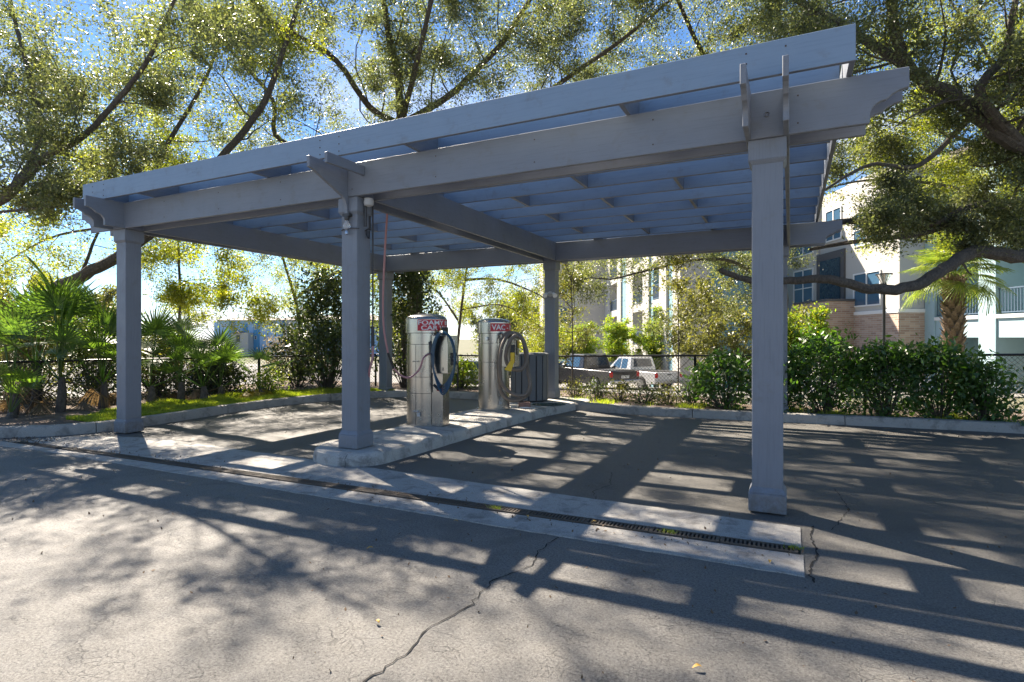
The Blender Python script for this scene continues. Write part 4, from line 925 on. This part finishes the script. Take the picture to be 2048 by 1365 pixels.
def V(name,px,F,deg,mat,kind,label): return vehicle(name,P(px,F,terr(F)+.01),YAW+R_(deg),mat,kind,label)
DARK=car_paint('dark_grey_car',(.045,.042,.042));WH=car_paint('white_car',(.66,.65,.63),0);SIL=car_paint('silver_car',(.42,.42,.43),.7);BLU=car_paint('blue_car',(.10,.22,.35))
V('parked_pickup',1250,28,122,DARK,'pickup','dark grey pickup with its tailgate toward the fence')
V('parked_pickup',1338,31,118,WH,'pickup','white pickup parked to the right of the dark grey pickup')
V('parked_car',1240,35,118,DARK,'suv','black car seen between the dark and the white pickup')
V('parked_car',1185,37,100,SIL,'suv','silver car behind the cab of the dark grey pickup')
V('parked_car',1420,34,118,DARK,'suv','dark car half hidden behind the left end of the hedge')
V('parked_car',936,31,75,WH,'suv','white car framed between the two machines')
V('parked_car',905,46,60,BLU,'suv','blue car far away above the white car between the machines')
V('parked_car',1140,33,120,BLU,'suv','light blue car just right of the rear middle post')
V('parked_car',955,52,80,SIL,'suv','small silver car farthest away behind the vacuum machine')
# ---------------------------------------------------------------- buildings (local x = right, y = ahead)
def bld(name,label): return empty(name,rf(0,0,0),YAW,label=label,cat='building')
def win(t,face,a0,a1,z0,z1,c,mull=1,mat=None,out=-1):
    # face 'R': wall plane at R=c, spans F a0..a1 ; face 'F': plane at F=c spans R a0..a1
    w=.07
    fr=MB();
    def bx(u0,u1,za,zb,d0,d1):
        if face=='R': fr.box(c+out*d1 if out<0 else c+d0,c+out*d0 if out<0 else c+d1,u0,u1,za,zb)
        else: fr.box(u0,u1,c-d1,c-d0,za,zb)
    bx(a0,a1,z1-w,z1,-.02,.06);bx(a0,a1,z0,z0+w,-.02,.06);bx(a0,a0+w,z0+w,z1-w,-.02,.055);bx(a1-w,a1,z0+w,z1-w,-.02,.055)
    for k in range(mull):
        u=a0+(a1-a0)*(k+1)/(mull+1);bx(u-w/2,u+w/2,z0+w,z1-w,-.02,.05)
    zm=(z0+z1)/2;bx(a0+w,a1-w,zm-.025,zm+.025,-.02,.045)
    f=fr.build('window',TRIM,t)
    q=MB()
    if face=='R': q.box(c-.02,c-.01,a0+w,a1-w,z0+w,z1-w)
    else: q.box(a0+w,a1-w,c-.02,c-.01,z0+w,z1-w)
    q.build('pane',mat or GLASSB,f);return f
def railing(t,face,c,a0,a1,z,h=1.0):
    m=MB();n=int((a1-a0)/.13)
    def bx(u0,u1,d0,d1,za,zb):
        if face=='R': m.box(c+d0,c+d1,u0,u1,za,zb)
        else: m.box(u0,u1,c+d0,c+d1,za,zb)
    bx(a0,a1,0,.05,z+h-.05,z+h);bx(a0,a1,.005,.045,z+.08,z+.12)
    for k in range(n+1): u=a0+(a1-a0-.03)*k/n;bx(u,u+.025,.012,.037,z+.12,z+h-.05)
    return m.build('railing',RAIL,t)
t=bld('apartment_building','four-storey apartment building on the right with brick base and pale blue balconies')
# pale blue balcony block
box('back_wall',STB,t,19.8,30,7,24.98,-1.2,8.7)
levels=[-.75,2.30,5.25,8.2]
for f0,f1 in((24.4,24.98),(21.3,22.1),(17.6,18.3),(14,14.7)): box('pier',STB,t,18.1,19.8,f0,f1,-1.2,8.7,.01)
for z in levels[1:-1]+[8.4]:
    for a0,a1 in((22.1,24.4),(18.3,21.3),(14.7,17.6)):
        box('balcony_slab',STB,t,18.16,19.8,a0,a1,z-.85 if z<3 else z-.4,z,.01);
        box('slab_trim',TRIM,t,18.09,18.16,a0,a1,z-.12,z+.02)
        if z<8: railing(t,'R',18.2,a0,a1,z)
for z in levels[:-1]:
    for a0 in(22.5,19.0,15.4):
        win(t,'R',a0,a0+1.5,z+.15,z+2.3,19.8,1,GLASS)
box('roof',ROOF,t,17.8,31,6,25.4,8.7,9.0);
# white/brick corner block
box('white_wall',STW,t,17.0,19.79,25.0,29.0,2.72,9.2);box('brick_base',BRICK,t,16.96,19.79,24.97,29.0,-1.4,2.55);box('stone_band',TRIM,t,16.92,19.79,24.93,29.0,2.55,2.72,.01)
box('corner_wall',STG,t,17.003,18.08,24.975,24.998,2.73,9.19)
for z in(2.85,5.8): win(t,'R',26.2,28.3,z+.1,z+1.75,17.0,1)
box('doorway',DGREY,t,16.93,16.955,26.2,27.6,-1.4,1.0)
# brick bay
box('brick_bay',BRICK,t,15.6,17,28.2,31.5,-1.6,3.25);box('bay_cap',DGREY,t,15.55,17,28.15,31.5,3.25,3.37,.01)
box('canopy',DGREY,t,14.6,15.6,29.2,31.3,1.35,1.55,.01)
for f in(29.4,31.1): MB().tube([(14.7,f,1.5),(15.6,f,2.4)],.02,6).build('canopy_rod',DARKM,t)
box('recess_wall',DGREY,t,16.9,17.1,29,31.6,3.37,6);box('recess_window',GLASS,t,16.86,16.9,29.3,31.2,3.4,5.6)
box('white_wall',STW,t,16.95,20,31.6,36,-2,9.2);win(t,'R',32,34.2,3.2,5.4,16.95,1);win(t,'R',32,34.2,6.2,8.2,16.95,1)
box('white_wall',STW,t,17.1,20,29.0,31.6,6,9.2);win(t,'R',29.5,31,6.6,8.3,17.1,1)
# middle wing
t=bld('balcony_wing','white and teal balcony building seen behind the young trees in the centre')
RR=9.4;fz=lambda px:RR*FPX/(px-1024)
box('back_wall',STT,t,RR+1.6,14.5,33,fz(1219),-2.6,10.8)
edges=[(1209,1219,STW),(1234,1241,STW),(1241,1252,STT),(1252,1265,STW),(1285,1297,STW),(1297,1302,STT),(1318,1332,STW),(1332,1345,STT),(1345,1360,STW)]
for a_,b_,mt in edges: box('pier',mt,t,RR if mt is STW else RR+.15,RR+1.65,fz(b_),fz(a_)-.01,-2.6,10.8)
for z in(.9,3.95,7.0,10.1):
    for a_,b_ in((1219,1234),(1265,1285),(1302,1318)):
        box('balcony_slab',STW,t,RR+.05,RR+1.6,fz(b_)+.01,fz(a_)-.02,z-.55,z);
        if z<10: railing(t,'R',RR+.1,fz(b_),fz(a_),z)
        if z<10: win(t,'R',fz(b_)+.3,fz(b_)+1.6,z+.1,z+2.2,RR+1.6,1,GLASS)
box('end_wall',STW,t,6.6,RR+1.6,fz(1209)+.02,fz(1209)+6,-2.6,10.8)
box('far_wall',STW,t,3.4,6.6,62,70,-2.7,10.8)
for z in(0,3.1,6.2):
    for r0 in(3.9,5.2): win(t,'F',r0,r0+.9,z,z+1.6,62,0,GLASSB)
box('roof',ROOF,t,RR-.3,14.8,32.7,58,10.8,11.1)
# brick and teal low wing left of the street lamp continuing
# distant building left
t=bld('distant_building','distant three-storey light blue building with hipped brown roof on the left')
F=135;k=F/FPX;X=lambda px:(px-1024)*k;Z=lambda py:CH+(Y0-py)*k
box('wall',SKYB,t,X(434),X(560),F,F+14,-3.2,Z(641));box('wall',simple('siding_pale',(.5,.55,.6),.8,var=.03),t,X(560),X(640),F+2,F+16,-3.2,Z(640));box('wall',SKYB,t,X(640),X(760),F+4,F+16,-3.2,Z(640));box('wall',SKYB,t,X(415),X(434),F+3,F+14,-3.2,Z(643))
for a_,b_ in((460,470),(508,519)): box('blue_panel',SKYD,t,X(a_),X(b_),F-.25,F-.002,-3.2,Z(641))
box('blue_panel',SKYD,t,X(486),X(495),F-.2,F-.003,Z(668),Z(648))
box('blue_panel',SKYD,t,X(560.5),X(564),F+1.7,F+1.99,-3.2,Z(641));
for a_,b_,y0,y1 in((443,447,655,648),(449,453,655,648),(462.5,467.5,661,646.5),(497,499.5,650,647),(510,514,660,649),(528,532.5,651,645),(535,539.5,651,645),(510,515,679,672),(565.5,580,657,645),(424,432,657,650),(590,598,651,645),(600,610,651,645),(650,662,655,646),(670,684,655,646),(528,533,679,672),(443,448,681,674)):
    fd=F-.3 if 459<a_<520 else (F+2 if 560<a_<640 else(F+4 if a_>640 else (F+3 if a_<434 else F)))
    win(t,'F',X(a_),X(b_),Z(y0),Z(y1),fd,0,GLASS)
box('porch_wall',STW,t,X(474),X(508),F-3,F-.3,-3.2,Z(666));box('porch_opening',DGREY,t,X(485),X(492),F-3.03,F-2.99,Z(684),Z(671));MB().prism([(X(479),Z(667)),(X(487),Z(663)),(X(495),Z(667))],'y',F-3.6,F-.31).build('porch_roof',ROOF,t)
MB().add([(X(430),F-1,Z(641)),(X(562),F-1,Z(641)),(X(562),F+15,Z(641)),(X(430),F+15,Z(641)),(X(455),F+6,Z(634)),(X(540),F+6,Z(634)),],[(0,1,5,4),(1,2,5),(2,3,4,5),(3,0,4),(0,3,2,1)]).build('roof',ROOF,t)
MB().add([(X(545),F+1,Z(640)),(X(765),F+1,Z(640)),(X(765),F+18,Z(640)),(X(545),F+18,Z(640)),(X(575),F+8,Z(628)),(X(735),F+8,Z(628))],[(0,1,5,4),(1,2,5),(2,3,4,5),(3,0,4),(0,3,2,1)]).build('roof',ROOF,t)
# distant tree belt
for k,(px,F,h,w,lab) in enumerate(((-150,45,9,6,'far left behind the palmettos'),(60,50,8,6,'behind the leaning oak trunk'),(250,60,7,6,'behind the front left post'),(820,60,7,5,'behind the foam machine'),(1010,75,9,7,'behind the vacuum machine'),(1100,85,10,7,'behind the rear middle post'))):
    b=P(px,F,terr(F));L=[]
    rr=random.Random(90+k)
    for j in range(5):
        e=b+Vector((rr.gauss(0,w*.35),rr.gauss(0,w*.35),h*rr.uniform(.6,.95)));L.append(([b,b.lerp(e,.45)+Vector((0,0,h*.12)),e],.16,.05,1))
    limb_tree('far_tree',L,[OAK,OLIVE][k%2],'distant round tree '+lab,seed=90+k,L1=w*.4,cnt=16,step=.9,start=.3,leaf=.28,rad=.45,lev=1,nk=5,group='distant trees beyond the parking lot')
# ---------------------------------------------------------------- world, sun, camera
EL=R_(44.4);sd=Vector((-1.089,.58,1.21)).normalized();az=math.atan2(sd.x,sd.y)
w=bpy.data.worlds.new('World');sc.world=w;w.use_nodes=True;nt=w.node_tree;bg=nt.nodes['Background']
sky=nt.nodes.new('ShaderNodeTexSky');sky.sky_type='NISHITA';sky.sun_disc=False;sky.sun_elevation=EL;sky.sun_rotation=az;sky.air_density=.8;sky.dust_density=.05;sky.ozone_density=3.5
tc=nt.nodes.new('ShaderNodeTexCoord');mp=nt.nodes.new('ShaderNodeMapping');mp.inputs['Scale'].default_value=(1,1,2.2);nt.links.new(tc.outputs['Generated'],mp.inputs[0])
no=nt.nodes.new('ShaderNodeTexNoise');no.inputs['Scale'].default_value=2.6;no.inputs['Detail'].default_value=7;no.inputs['Roughness'].default_value=.55;nt.links.new(mp.outputs[0],no.inputs['Vector'])
rp=nt.nodes.new('ShaderNodeValToRGB');rp.color_ramp.elements[0].position=.52;rp.color_ramp.elements[1].position=.64;nt.links.new(no.outputs['Fac'],rp.inputs[0])
sp=nt.nodes.new('ShaderNodeSeparateXYZ');nt.links.new(tc.outputs['Generated'],sp.inputs[0]);r2=nt.nodes.new('ShaderNodeValToRGB');r2.color_ramp.elements[0].position=.12;r2.color_ramp.elements[0].color=(1,1,1,1);r2.color_ramp.elements[1].position=.5;r2.color_ramp.elements[1].color=(.05,.05,.05,1);nt.links.new(sp.outputs['Z'],r2.inputs[0])
mu=nt.nodes.new('ShaderNodeMath');mu.operation='MULTIPLY';nt.links.new(rp.outputs[0],mu.inputs[0]);nt.links.new(r2.outputs[0],mu.inputs[1])
mx=nt.nodes.new('ShaderNodeMix');mx.data_type='RGBA';nt.links.new(mu.outputs[0],mx.inputs[0]);hs=nt.nodes.new('ShaderNodeHueSaturation');hs.inputs['Saturation'].default_value=1.12;nt.links.new(sky.outputs[0],hs.inputs['Color']);nt.links.new(hs.outputs[0],mx.inputs[6]);mx.inputs[7].default_value=(6,6.2,6.8,1)
nt.links.new(mx.outputs[2],bg.inputs['Color']);bg.inputs['Strength'].default_value=.05
su=bpy.data.lights.new('sun','SUN');su.energy=5.0;su.angle=R_(.53);su.color=(1,.89,.75);so=bpy.data.objects.new('sun',su);COL.objects.link(so);so.rotation_euler=sd.to_track_quat('Z','Y').to_euler()
cam=bpy.data.cameras.new('camera');co=bpy.data.objects.new('camera',cam);COL.objects.link(co);sc.camera=co
co.location=(CX,CY,CH);co.rotation_euler=(R_(90),0,-TH);cam.sensor_width=36;cam.lens=FPX/2048*36;cam.shift_y=-(682.5-Y0)/2048;cam.clip_end=4000;cam.clip_start=.05
sc.cycles.max_bounces=6;sc.cycles.diffuse_bounces=4;sc.cycles.glossy_bounces=3;sc.cycles.transmission_bounces=4
sc.view_settings.view_transform='Standard';sc.view_settings.look='None';sc.view_settings.exposure=2.1;sc.view_settings.gamma=1
